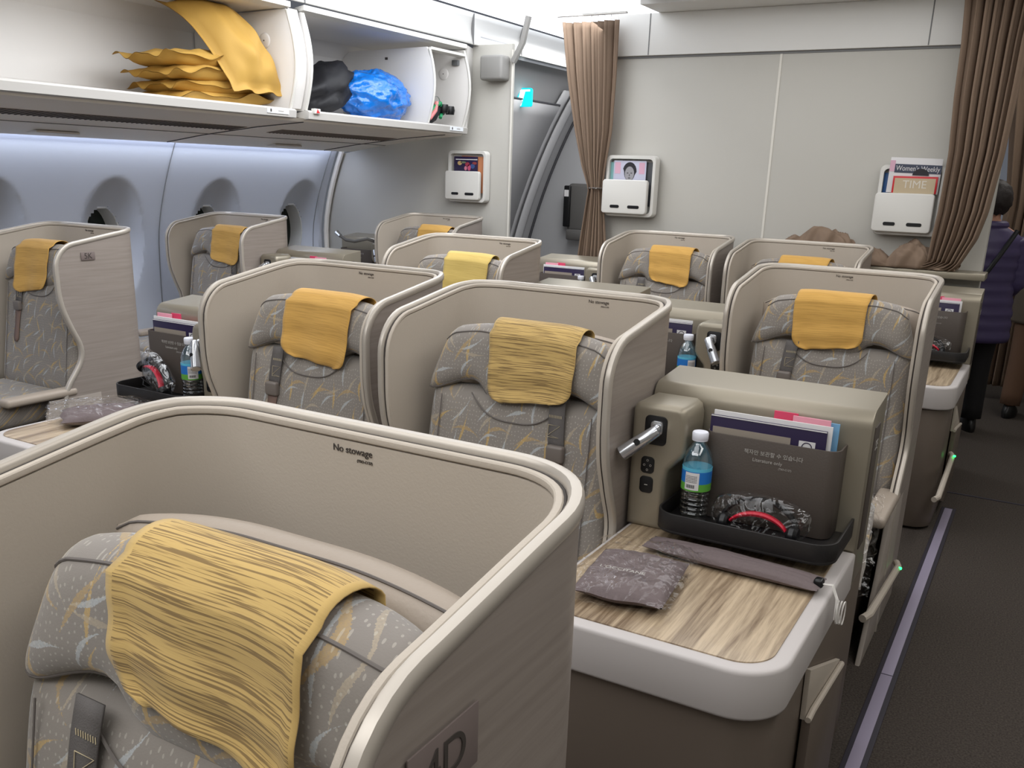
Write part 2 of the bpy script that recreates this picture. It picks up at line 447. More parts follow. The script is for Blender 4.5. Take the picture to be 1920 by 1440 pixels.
def merged_text(mb, s, size, T, m=0, align='CENTER'):
    cu = bpy.data.curves.new('t', 'FONT'); cu.body = s; cu.size = size; cu.align_x = align; cu.align_y = 'CENTER'; cu.extrude = .0003
    t = bpy.data.objects.new('t', cu); COL.objects.link(t)
    dg = bpy.context.evaluated_depsgraph_get(); dg.update()
    me = bpy.data.meshes.new_from_object(t.evaluated_get(dg)); bpy.data.objects.remove(t)
    mb.add([T @ v.co for v in me.vertices], [list(p.vertices) for p in me.polygons], m)
def TR(loc, rot=(0, 0, 0)):
    from mathutils import Euler
    return Matrix.Translation(loc) @ Euler(rot).to_matrix().to_4x4()
def sm(a, b, x):
    t = max(0.0, min(1.0, (x - a) / (b - a))); return t * t * (3 - 2 * t)
def lerp_tab(tab, x):
    if x <= tab[0][0]: return tab[0][1]
    for (a, fa), (b, fb) in zip(tab, tab[1:]):
        if x <= b: 
            t = (x - a) / (b - a); return fa + (fb - fa) * t
    return tab[-1][1]

# ================================================================== SETTING
def wall_x(z):   # fuselage side wall curve
    return -5.12 + .30 * max(0, (z - 1.0)) ** 1.6 * 1.3 + .10 * max(0, 1.0 - z) ** 2
def grid_struct(name, fn, nu, nv, m, thick=0.0, **k):
    o = MB().grid(fn, nu, nv).build(name, m, **k)
    if thick:
        md = o.modifiers.new('thick', 'SOLIDIFY'); md.thickness = thick; md.offset = 0
    return struct(o)

struct(MB().box(-5.6, 1.7, -1.2, 9.2, -.06, 0).build('floor', M['carpet'], smooth=False))
# dark seam across the carpet behind the aisle strip
struct(MB().box(-.27, 1.6, 4.985, 5.0, 0, .003).build('trim_1', M['stripedge'], smooth=False))

# starboard side wall with window reveals
WIN = [(3.05, 1.02), (3.84, 1.02), (4.68, 1.02), (5.52, 1.02)]
def side_fn(u, v):
    y = -1.2 + u * 6.98; z = v * 1.66
    x = wall_x(z)
    for wy, wz in WIN:
        dy = (y - wy) / .23; dz = (z - wz) / .37
        r = math.sqrt(dy * dy + dz * dz)
        if r < 1: x -= .10 * min(1, (1 - r) / .45) ** .8
    return (x, y, z)
def build_sidewall():
    mb = MB().grid(side_fn, 349, 83)
    keep = []
    for f in mb.f:
        cy = sum(mb.v[i][1] for i in f) / 4; cz = sum(mb.v[i][2] for i in f) / 4
        if any(((cy - wy) / .125) ** 2 + ((cz - wz) / .205) ** 2 < 1 for wy, wz in WIN): continue
        keep.append(f)
    mb.f = keep; mb.mi = [0] * len(keep)
    return struct(mb.build('wall_starboard', M['sidewall'], auto=30))
build_sidewall()
for i, (wy, wz) in enumerate(WIN):
    xb = wall_x(wz) - .10
    mb = MB()
    def ring(u, v, wy=wy, wz=wz, xb=xb):
        a = 2 * PI * u; k = [1.06, 1.04, .97, .95, .95][int(round(v * 4))]; dx = [-.012, .014, .014, .0, -.10][int(round(v * 4))]
        return (xb + dx, wy + .125 * k * math.cos(a), wz + .205 * k * math.sin(a))
    mb.grid(ring, 40, 4, cu=True)
    wo = struct(mb.build('window_%d' % (i + 1), M['white']))
    p = MB().prism([(wy + .13 * math.cos(t * PI / 20), wz + .21 * math.sin(t * PI / 20)) for t in range(40)], 'x', xb - .112, xb - .10)
    p.build('pane', M['pane'], wo)
    # shade lip at the top of the opening
    s = MB().box(xb - .01, xb + .02, wy - .035, wy + .035, wz + .185, wz + .203, .006)
    s.build('shade_handle', M['white'], wo)
    # inner shade sliding in its slot, behind it the cabin-side pane ring
    s = MB(); s.prism([(wy + .118 * math.cos(t * PI / 20), wz + .198 * math.sin(t * PI / 20)) for t in range(21)] + [(wy - .118, wz + .12), (wy + .118, wz + .12)][::1], 'x', xb - .075, xb - .07)
# panel joints of the side wall
for i, sy in enumerate((2.45, 4.23, 6.0 - .28)):
    pts = [(wall_x(z / 20 * 1.64) + .001, sy - .10 * (1 - z / 20), z / 20 * 1.64) for z in range(21)]
    struct(MB().tube(pts, .0035, 6).build('trim_%d' % (i + 2), M['seam']))

# bulkhead behind the centre seats, valance above it
BY = 5.40
struct(MB().box(-2.50, -.31, BY, BY + .05, 0, 2.165, .004).build('wall_bulkhead', M['wallcream']))
struct(MB().box(-2.50, -.24, BY - .02, BY + .05, 2.175, 2.40, .004).build('trim_valance', M['wallvalance']))
struct(MB().box(-2.50, -.26, BY - .004, BY + .05, 2.163, 2.177).build('trim_shadow_gap', M['seam'], smooth=False))
struct(MB().box(-1.476, -1.462, BY - .004, BY, 0.0, 2.163, .0015).build('trim_centre_strip', M['seamlight']))
for i, sx in enumerate((-2.24, -.73)):
    struct(MB().box(sx - .003, sx + .003, BY - .0215, BY - .0195, 2.178, 2.399).build('trim_valance_joint_%d' % (i + 1), M['seam'], smooth=False))
# the monument wall running aft beside the aisle
struct(MB().box(-.35, -.31, BY + .05, 5.50, 0, 2.40).build('wall_monument', M['wallcream'], smooth=False))

# starboard bulkhead with the doorway beyond it
KY = 5.85
pts = [(-3.43, 0), (-3.43, 2.34)] + [(-3.75, 2.34), (-3.85, 1.95), (-4.1, 1.80), (-4.6, 1.66)] + [(wall_x(z), z) for z in (1.6, 1.4, 1.2, 1.0, .6, .3, 0)]
struct(MB().prism(pts, 'y', KY, KY + .04, .004).build('wall_starboard_bulkhead', M['wallcream'], auto=30))
struct(MB().tube([(-3.425, KY - .004, 0), (-3.425, KY - .004, 2.30)], .008, 8).build('trim_bulkhead_edge', M['seamlight']))
# sidewall return strip beside the bulkhead
struct(MB().tube([(wall_x(z / 16 * 1.62) + .015, KY - .03, z / 16 * 1.62) for z in range(17)], .02, 8).build('trim_bulkhead_curve', M['service']))

# ceiling
def ceil_fn(u, v):
    x = -3.74 + u * 5.5; y = -1.2 + v * 10.4
    z = 2.56 + .12 * math.sin(min(1, max(0, u * 5.5 / 1.5)) * PI) * (1 if x < -2.2 else .0) 
    return (x, y, z)
struct(MB().grid(ceil_fn, 60, 2).build('ceiling', M['ceiling']))
struct(MB().box(-2.16, -.1, -1.0, BY + .05, 2.435, 2.47, .01).build('trim_centre_ceiling_panel', M['ceildark']))
struct(MB().box(-2.19, -.07, BY - .3, BY + .05, 2.40, 2.425).build('trim_centre_ceiling_edge', M['wallvalance'], smooth=False))
# cove light washing the aisle ceiling, put into an added glowing sheet
glow = mat('ceiling_wash_glow', (244, 248, 255), .6, emit=1.6)
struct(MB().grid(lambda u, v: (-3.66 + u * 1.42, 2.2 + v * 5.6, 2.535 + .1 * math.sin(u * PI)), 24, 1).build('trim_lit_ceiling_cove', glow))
# frieze panel above the bins
def frieze(u, v):
    return (-3.705 - .02 * math.sin(v * PI), 1.0 + u * 7.2, 2.335 + v * .20)
grid_struct('trim_bin_frieze', frieze, 1, 6, M['wallvalance'], .01)
for i, yy in enumerate((4.10, 5.78, 6.45)):
    struct(MB().box(-3.73, -3.698, yy - .004, yy + .004, 2.335, 2.53).build('trim_frieze_joint_%d' % (i + 1), M['seam'], smooth=False))

# doorway behind the starboard bulkhead
def vest_x(z): return -3.95 - .85 * (1 - (max(0, z - .1) / 2.25) ** 1.5) ** .8 + .12
struct(MB().prism([(-2.6, 0), (-2.6, 2.5), (-4.0, 2.5)] + [(vest_x(z / 10), z / 10) for z in range(23, -1, -1)], 'y', 8.2, 8.25).build('wall_aft', M['doorgrey'], smooth=False))
struct(MB().grid(lambda u, v: (vest_x(v * 2.34) - .01, KY + .04 + u * 2.36, v * 2.34), 2, 24).build('wall_doorway', M['doorgrey']))
struct(MB().tube([(vest_x(z / 12 * 2.25), 8.17, z / 12 * 2.25) for z in range(13)], .012, 6).build('trim_doorway_curve', M['doordark']))
def door_panel():
    def f(u, v):
        z = .15 + v * 1.93; return (vest_x(z) + .03, 6.7 + u * .95, z)
    o = MB().grid(f, 2, 20).build('door_1', mat('door_panel_white', (176, 176, 178), .5))
    md = o.modifiers.new('t', 'SOLIDIFY'); md.thickness = .03; struct(o)
    for k, yy in enumerate((6.69, 7.66)):
        MB().tube([(vest_x(.15 + z / 12 * 1.93) + .048, yy, .15 + z / 12 * 1.93) for z in range(13)], .008, 6).build('door_edge', M['doordark'], o)
    MB().tube([(vest_x(2.08) + .05, 6.69, 2.08), (vest_x(2.08) + .05, 7.66, 2.08)], .008, 6).build('door_edge', M['doordark'], o)
    MB().tube([(vest_x(1.72) + .05, 6.75, 1.72), (vest_x(1.72) + .05, 7.6, 1.72)], .006, 6).build('door_seam', M['doordark'], o)
    MB().box(vest_x(1.1) + .03, vest_x(1.1) + .12, 6.75, 6.95, .3, 1.22, .03).build('girt_cover', M['doorgrey'], o)
door_panel()
# frame ribs of the door lining
for i, yy in enumerate((7.78, 7.98)):
    def f(u, v, yy=yy):
        z = .0 + v * 2.2; return (vest_x(z) + .02 + .02 * math.sin(u * PI), yy + u * .15 - .15, z)
    grid_struct('trim_door_rib_%d' % (i + 1), f, 4, 20, mat('rib_light', (190, 190, 192), .5), .008)
struct(MB().box(-4.75, -3.715, KY + .045, 8.2, 2.36, 2.40).build('trim_doorway_ceiling', mat('lowered_ceiling', (150, 152, 156), .35), smooth=False))

# aft aisle on the port side
struct(MB().box(-.34, 1.6, 8.6, 8.65, 0, 2.6).build('wall_aft_aisle', mat('galley_front', (140, 136, 130), .5), smooth=False))
struct(MB().box(1.62, 1.66, -1.2, 8.65, 0, 2.6).build('wall_port', M['wallcream'], smooth=False))
struct(MB().box(-5.5, 1.66, -1.25, -1.2, 0, 2.6).build('wall_forward', M['wallcream'], smooth=False))

# ================================================================== SEATS
HW, RC, DP = .33, .13, .46
S1 = DP - RC; AR = RC * PI / 2; BK = 2 * (HW - RC); LT = 2 * S1 + 2 * AR + BK
def plan(s, d):
    """point and outward normal on the shell path, offset d inwards"""
    if s > LT / 2:
        p, n = plan(LT - s, d); return (-p[0], p[1]), (-n[0], n[1])
    if s < S1: return (-(HW - d), -DP + s), (-1, 0)
    if s < S1 + AR:
        a = PI - (s - S1) / RC; c, sn = math.cos(a), math.sin(a)
        return (-(HW - RC) + (RC - d) * c, -RC + (RC - d) * sn), (c, sn)
    return (-(HW - RC) + (s - S1 - AR), -d), (0, 1)
FR = [(0, -.03), (.45, -.03), (.52, .0), (.58, .05), (.63, .082), (.69, .082), (.76, .048), (.86, .01), (.93, 0), (1.035, 0)]
def smtab(x):
    return sum(lerp_tab(FR, x + k * .012) for k in (-2, -1, 0, 1, 2)) / 5
ZS = [(z, smtab(z)) for z in [0, .2, .4] + [.45 + .0195 * i for i in range(31)]] + \
     [(1.035 + .095 * math.sin(t * PI / 16), .095 * (1 - math.cos(t * PI / 16))) for t in range(1, 9)]
def top_extra(s):
    p, _ = plan(s, 0); return .06 * (1 - sm(.0, .46, -p[1] - .02) * .35 - .65 * max(0, min(1, (-p[1] - .05) / .41)))
def shell_pt(s, zt, d, dz=0):
    p, n = plan(s, d); return Vector((p[0], p[1], zt + (top_extra(s) + dz) * sm(.55, 1.13, zt)))
def shell_mesh(d1, d2, dz, nu=76):
    mb = MB()
    for d in (d1, d2):
        o = len(mb.v)
        for zt, a in ZS:
            for i in range(nu + 1):
                mb.v.append(tuple(shell_pt(a + (LT - 2 * a) * i / nu, zt, d, dz)))
        for r in range(len(ZS) - 1):
            for i in range(nu):
                q = o + r * (nu + 1) + i; mb.f.append((q, q + 1, q + nu + 2, q + nu + 1)); mb.mi.append(0)
    k = len(ZS) * (nu + 1)
    for i in range(nu):
        mb.f.append((i, i + 1, k + i + 1, k + i)); mb.mi.append(0)
        t = (len(ZS) - 1) * (nu + 1)
        mb.f.append((t + i, t + i + 1, k + t + i + 1, k + t + i)); mb.mi.append(0)
    for r in range(len(ZS) - 1):
        for e in (0, nu):
            a, b = r * (nu + 1) + e, (r + 1) * (nu + 1) + e; mb.f.append((a, b, k + b, k + a)); mb.mi.append(0)
    return mb
def rim_mesh(prof, dz, nu=76, zmin=0.0):
    """sweep a closed profile (a outward, b beyond the edge) along the free edge of the shell"""
    pts = []
    for zt, a in ZS:
        if zt >= zmin: pts.append((a, zt))
    n0 = len(pts)
    a = ZS[-1][1]
    seq = [(s, z) for s, z in pts] + [(a + (LT - 2 * a) * i / nu, 1.13) for i in range(1, nu)] + [(LT - s, z) for s, z in pts[::-1]]
    P = [shell_pt(s, z, 0, dz) for s, z in seq]; N = []
    for s, z in seq:
        _, n = plan(s, 0); N.append(Vector((n[0], n[1], 0)))
    mb = MB(); k = len(prof)
    for i, p in enumerate(P):
        t = (P[min(i + 1, len(P) - 1)] - P[max(i - 1, 0)]).normalized()
        b = t.cross(N[i]); b.normalize()
        if i < n0 // 2 and b.y > 0: b = -b
        # the free edge points forwards on the sides and upwards on top
        ref = Vector((0, -1, 0)) if (i < n0 or i >= len(P) - n0) else Vector((0, 0, 1))
        if b.dot(ref + Vector((0, 0, .4))) < 0: b = -b
        for pa, pb in prof: mb.v.append(tuple(p + N[i] * pa + b * pb))
    for i in range(len(P) - 1):
        for j in range(k):
            mb.f.append((i * k + j, i * k + (j + 1) % k, (i + 1) * k + (j + 1) % k, (i + 1) * k + j)); mb.mi.append(0)
    mb.f.append(tuple(range(k))); mb.mi.append(0); mb.f.append(tuple((len(P) - 1) * k + j for j in range(k))); mb.mi.append(0)
    return mb
def oval(a0, a1, b0, b1, n=12, p=.75):
    out = []
    for i in range(n):
        t = 2 * PI * i / n; c, s = math.cos(t), math.sin(t)
        out.append(((a0 + a1) / 2 + (a1 - a0) / 2 * math.copysign(abs(c) ** p, c), (b0 + b1) / 2 + (b1 - b0) / 2 * math.copysign(abs(s) ** p, s)))
    return out
def cushion(xz, T, yf, nu=36, nv=24, pu=6, pv=4, back=1.0):
    mb = MB()
    for sgn in (-1, 1):
        def f(a, b, sgn=sgn):
            u, v = a * 2 - 1, b * 2 - 1
            u = math.sin(u * PI / 2); v = math.sin(v * PI / 2)
            x, z = xz(u, v)
            p = max(0, (1 - abs(u) ** pu) * (1 - abs(v) ** pv)) ** .5
            return (x, yf(x, z) + sgn * T * p * (back if sgn > 0 else 1), z)
        mb.grid(f, nu, nv)
    return mb
def hr_top(x): return 1.120 - .75 * max(0, abs(x) - .07) ** 2 - (.02 * sm(.2, .25, abs(x)))
def hr_bot(x):
    a = abs(x); return .918 + .05 * sm(.075, .135, a) - .035 * sm(.15, .27, a)
def hr_xz(u, v):
    t = (v + 1) / 2; hw = .280 - .045 * t ** 1.3
    x = u * hw; return x, hr_bot(x) + (hr_top(x) - hr_bot(x)) * t
def hr_y(x, z): return -.290 - .55 * max(0, abs(x) - .06) ** 2 + (z - 1.0) * .16
def bk_xz(u, v):
    t = (v + 1) / 2; hw = .282 - .012 * t
    top = .955 + .0 * u; x = u * hw; return x, .44 + (top - .44) * t
def bk_y(x, z): return -.30 - .16 * (.95 - z) - .25 * max(0, abs(x) - .1) ** 2
def bl_xz(u, v):
    t = (v + 1) / 2; x = u * (.288); top = 1.105 - .5 * max(0, abs(x) - .05) ** 2 - .012 * sm(.24, .29, abs(x))
    return x, .80 + (top - .80) * t
def bl_y(x, z): return -.165 - .35 * max(0, abs(x) - .05) ** 2

def build_seat(h, label):
    r = thing('business_seat', label, 'seat', group='business class seats')
    shell_mesh(.002, .014, -.006).build('shell_panel', M['outer'], r)
    rim_mesh(oval(-.015, .003, -.013, .009), 0).build('shell_rim', M['rim'], r)
    g = rim_mesh(oval(-.020, -.013, -.014, .001, 8), -.002).build('rim_gasket', M['rimdark'], r)
    shell_mesh(.019, .028, -.012).build('shell_liner', M['liner'], r)
    rim_mesh(oval(-.029, -.018, -.011, .0), .0).build('liner_edge', M['liner'], r)
    # headrest
    hd = cushion(hr_xz, .052, hr_y).build('headrest', M['fabric'], r)
    bd = []
    for i in range(41): 
        u = -1 + 2 * i / 40; x, z = hr_xz(u * .985, .80); bd.append((x, hr_y(x, z) - .052 * ((1 - abs(u * .985) ** 6) * (1 - .8 ** 4)) ** .5 - .001, z))
    MB().tube(bd, .0022, 6).build('welt', M['welt'], hd)
    bd = []
    for i in range(41):
        u = -1 + 2 * i / 40; x, z = hr_xz(u * .985, -.9); bd.append((x, hr_y(x, z) - .052 * ((1 - abs(u * .985) ** 6) * (1 - .9 ** 4)) ** .5 - .001, z))
    MB().tube(bd, .002, 6).build('welt', M['welt'], hd)
    b = cushion(bk_xz, .05, bk_y, 30, 26, 8, 10).build('backrest', M['fabric'], r)
    bd = []
    for i in range(31):
        x = -.13 + .26 * i / 30; z = .885 + .06 * (abs(x) / .13) ** 3; bd.append((x, bk_y(x, z) - .051, z))
    MB().tube(bd, .002, 6).build('welt', M['welt'], b)
    for sx in (-1, 1):
        bd = [(sx * (.282 - .012 * t / 10) * .82, bk_y(.22, .46 + .047 * t) - .049, .46 + .047 * t) for t in range(11)]
        MB().tube(bd, .0015, 6).build('welt', M['welt'], b)
    bl = cushion(bl_xz, .05, bl_y, 30, 14, 6, 4).build('bolster', M['leather'], r)
    bd = []
    for i in range(41):
        u = -1 + 2 * i / 40; x, z = bl_xz(u * .97, .965); bd.append((x, bl_y(x, z) - .05 * ((1 - abs(u * .97) ** 6) * (1 - .965 ** 4)) ** .5 - .0005, z))
    MB().tube(bd, .0018, 6).build('seam', M['welt'], bl)
    # cushion, leg rest, base
    def sc_xz(u, v): return u * .26, (v + 1) / 2
    mb = MB()
    def f(a, bb):
        x = (a * 2 - 1); return (x * .255, 0, 0)
    mb.box(-.27, .27, -.96, -.36, .36, .47, .035, seg=4)
    mb.build('seat_cushion', M['fabric'], r)
    MB().box(-.265, .265, -1.03, -.965, .10, .45, .025, seg=3).build('leg_rest', M['fabric'], r)
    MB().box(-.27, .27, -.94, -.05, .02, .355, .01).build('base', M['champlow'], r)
    for sx in (-1, 1):
        MB().prism([(-.78, .0), (-.62, .25), (-.56, .464), (-.30, .464), (-.30, .0)], 'x', sx * .312, sx * .329, .004).build('side_panel', M['outer_plain'], r)
        MB().box(min(sx * .262, sx * .334), max(sx * .262, sx * .334), -.76, -.42, .468, .505, .014, seg=3).build('armrest', M['leather'], r)
    # shoulder belt
    x0 = .125 * h
    pts = []
    mb = MB()
    def bf(u, v):
        z = .96 - .12 * v; return (x0 - .022 + .044 * u + .01 * h * v, bk_y(x0, z) - .056 - .003 * math.sin(v * PI), z)
    bo = mb.grid(bf, 2, 6).build('shoulder_belt', M['belt'], r)
    md = bo.modifiers.new('t', 'SOLIDIFY'); md.thickness = .003
    x1 = x0 + .012 * h
    MB().box(x1 - .024, x1 + .024, -.012, .010, -.022, .022, .007, seg=3, T=TR((0, bk_y(x0, .83) - .058, .83))).build('buckle', M['beltmetal'], bo)
    mb = MB()
    def bf2(u, v):
        z = .81 - .15 * v; ww = .019 - .003 * math.sin(v * PI) ; return (x1 + (u * 2 - 1) * ww * (1 if v < .9 else (1 - (v - .9) * 6)) + .012 * h * v, bk_y(x0, z) - .056, z)
    b2 = mb.grid(bf2, 2, 12).build('belt_tab', M['belttab'], bo)
    md = b2.modifiers.new('t', 'SOLIDIFY'); md.thickness = .003
    mb = MB()
    for i in range(9):
        xx = x0 - .016 + .004 * i; mb.tube([(xx, bk_y(x0, .925) - .0595, .925), (xx + .001, bk_y(x0, .918) - .0595, .918)], .0007, 4)
    q = [(-.016, .90), (.016, .90), (-.014, .875), (.016, .87), (-.016, .87), (-.016, .90)]
    mb.tube([(x0 + a, bk_y(x0, zz) - .0600, zz) for a, zz in q], .0007, 4)
    mb.build('stitching', M['stitch'], bo)
    for q in (hd, b, bl, bo): q.location.x = .02
    # placard inside the shell
    tx = .092 if h > 0 else -.018
    text('placard', 'No stowage', .0125, (tx, -.0288, 1.1670), (PI / 2, 0, 0), M['print_dark'], r)
    text('placard_part_number', '(TSO-C127)', .0048, (tx + .019, -.0288, 1.1555), (PI / 2, 0, 0), M['print_dark'], r)
    return r
GS = 'business class seats'
seat_h = {}
SEATS = [  # name, console side, x, y, label
 ('4D', -1, -.686, .868, 'nearest cream business seat filling the lower left, its veneered side marked 4D'),
 ('5E', 1, -1.15, 2.34, 'cream seat in the middle, left of the nearest console holding a bottle'),
 ('5F', -1, -1.93, 2.44, 'cream seat left of centre, paired with the middle seat, bottle at its left'),
 ('6D', -1, -.645, 3.66, 'cream seat by the right aisle, straight behind the nearest console'),
 ('6G', 1, -2.42, 3.98, 'cream seat with a pale yellow cloth, behind the left of the middle pair'),
 ('7E', 1, -1.13, 5.17, 'cream seat against the bulkhead, mostly hidden, brown fabric heaped behind it'),
 ('7F', -1, -1.88, 5.25, 'cream seat against the bulkhead with an orange cloth, right of the left curtain'),
 ('5K', -1, -4.07, 2.97, 'cream business seat at the far left edge, its flat side marked 5K'),
 ('6K', 1, -4.48, 4.45, 'cream business seat beside the second visible window, on the window side'),
 ('7K', -1, -3.82, 5.70, 'small distant cream business seat below the starboard bulkhead magazine rack'),
]
seats = {}
for nm, h, x, y, lab in SEATS:
    if h not in seat_h:
        seats[nm] = seat_h[h] = build_seat(h, lab); seats[nm].location = (x, y, 0)
    else: seats[nm] = dup(seat_h[h], (x, y, 0), lab)
    seats[nm].name = 'business_seat'
def plate(seat, s, y, z, size, wd, hg):
    o = MB().box(HW + .0005, HW + .0025, y - wd / 2, y + wd / 2, z - hg / 2, z + hg / 2, .0006).build('seat_number_plate', M['taupe_plate'], seats[seat])
    text('number', s, size, (HW + .0032, y, z), (PI / 2, 0, PI / 2), M['print_dark'], o)
M['taupe_plate'] = mat('number_plate', (118, 106, 102), .5)
plate('4D', '4D', -.34, 1.045, .05, .10, .06)
plate('5K', '5K', -.30, 1.085, .035, .07, .035)

# gold cloths laid over the headrests
def build_cloth(name, m, sd, hw=.128, front=.235, cxo=0):
    rnd = random.Random(sd); yc = -.290; T = .06
    path = []
    for i in range(7): path.append((yc + T + .004, 1.062 + .008 * i, 'b'))
    for i in range(1, 12):
        a = PI * i / 12; path.append((yc + .022 + (T - .018) * math.cos(a) * 1.05, 1.110 + .026 * math.sin(a), 'c'))
    nfr = 26
    for i in range(nfr + 1):
        z = 1.104 - (front - .02) * i / nfr; path.append((yc + (z - 1.0) * .16 - T - .001 + .004 * math.sin(i * .5 + sd) * i / nfr, z, 'f'))
    L = [0]
    for a, b in zip(path, path[1:]): L.append(L[-1] + math.hypot(a[0] - b[0], a[1] - b[1]))
    tot = L[-1]; nu = 22; vs = []; uvs = []; fs = []
    for j, (py, pz, k) in enumerate(path):
        rem = tot - L[j]; r = .045
        w_ = hw * (1 - .08 * L[j] / tot)
        if rem < r: w_ = w_ - r + math.sqrt(max(0, r * r - (r - rem) ** 2))
        for i in range(nu + 1):
            u = i / nu * 2 - 1; x = u * w_ + .006 * math.sin(L[j] * 14 + sd)
            sag = hr_top(x + cxo) - hr_top(0)
            yy = py - .55 * max(0, abs(x + cxo) - .06) ** 2 - .0035 * math.sin(u * 5 + sd) * sm(.3, 1, L[j] / tot) - (.004 if k == 'f' and abs(u) > .85 else 0) * sm(.3, 1, L[j] / tot)
            vs.append((x, yy, pz + sag - .010 * u * (1 if k == 'f' else 0) * sm(.4, 1, L[j] / tot) * (1 if sd % 2 else -1)))
            uvs.append((u * w_, L[j]))
    for j in range(len(path) - 1):
        for i in range(nu):
            a = j * (nu + 1) + i; fs.append((a, a + 1, a + nu + 2, a + nu + 1))
    me = bpy.data.meshes.new(name); me.from_pydata(vs, [], fs)
    ul = me.uv_layers.new(name='UVMap')
    for lp in me.loops: ul.data[lp.index].uv = uvs[lp.vertex_index]
    o = link(name, me, m); md = o.modifiers.new('t', 'SOLIDIFY'); md.thickness = .0016; md.offset = 1
    return o
for ch in seats['4D'].children:
    if ch.name.split('.')[0] == 'headrest': ch.location.x = .045; ch.scale.x = 1.06
CL = [('4D', .055, 'cloth', 3, .140, .150, 'gold cloth with dark wavy lines over the nearest headrest'),
      ('5E', .055, 'cloth', 4, .132, .182, 'gold cloth draped over the headrest of the middle seat'),
      ('5F', .045, 'cloth_b', 7, .135, .195, 'creased gold cloth on the headrest left of the middle seat'),
      ('6D', .01, 'cloth_b', 2, .128, .18, 'bright gold cloth on the aisle seat headrest behind the nearest console'),
      ('6G', .06, 'cloth_c', 5, .128, .22, 'pale yellow cloth on the seat just behind the left middle seat'),
      ('7E', .04, 'cloth_b', 8, .128, .18, 'gold cloth showing only its top edge, above the right aisle seat shell'),
      ('7F', .05, 'cloth_b', 9, .128, .19, 'orange gold cloth on the bulkhead seat right of the left curtain'),
      ('5K', -.02, 'cloth_b', 6, .125, .22, 'gold cloth partly hidden by the seat side marked 5K'),
      ('6K', .065, 'cloth_b', 11, .128, .21, 'gold cloth on the headrest of the seat below the second window'),
      ('7K', .07, 'cloth_b', 12, .130, .19, 'small gold cloth on the distant seat by the starboard bulkhead')]
for nm, dx, m, sd, hw, fr, lab in CL:
    o = build_cloth('headrest_cloth', M[m], sd, hw, fr, dx - .02); l = seats[nm].location
    o.location = (l.x + dx, l.y, .001); tag(o, lab, 'cloth', 'gold headrest cloths')

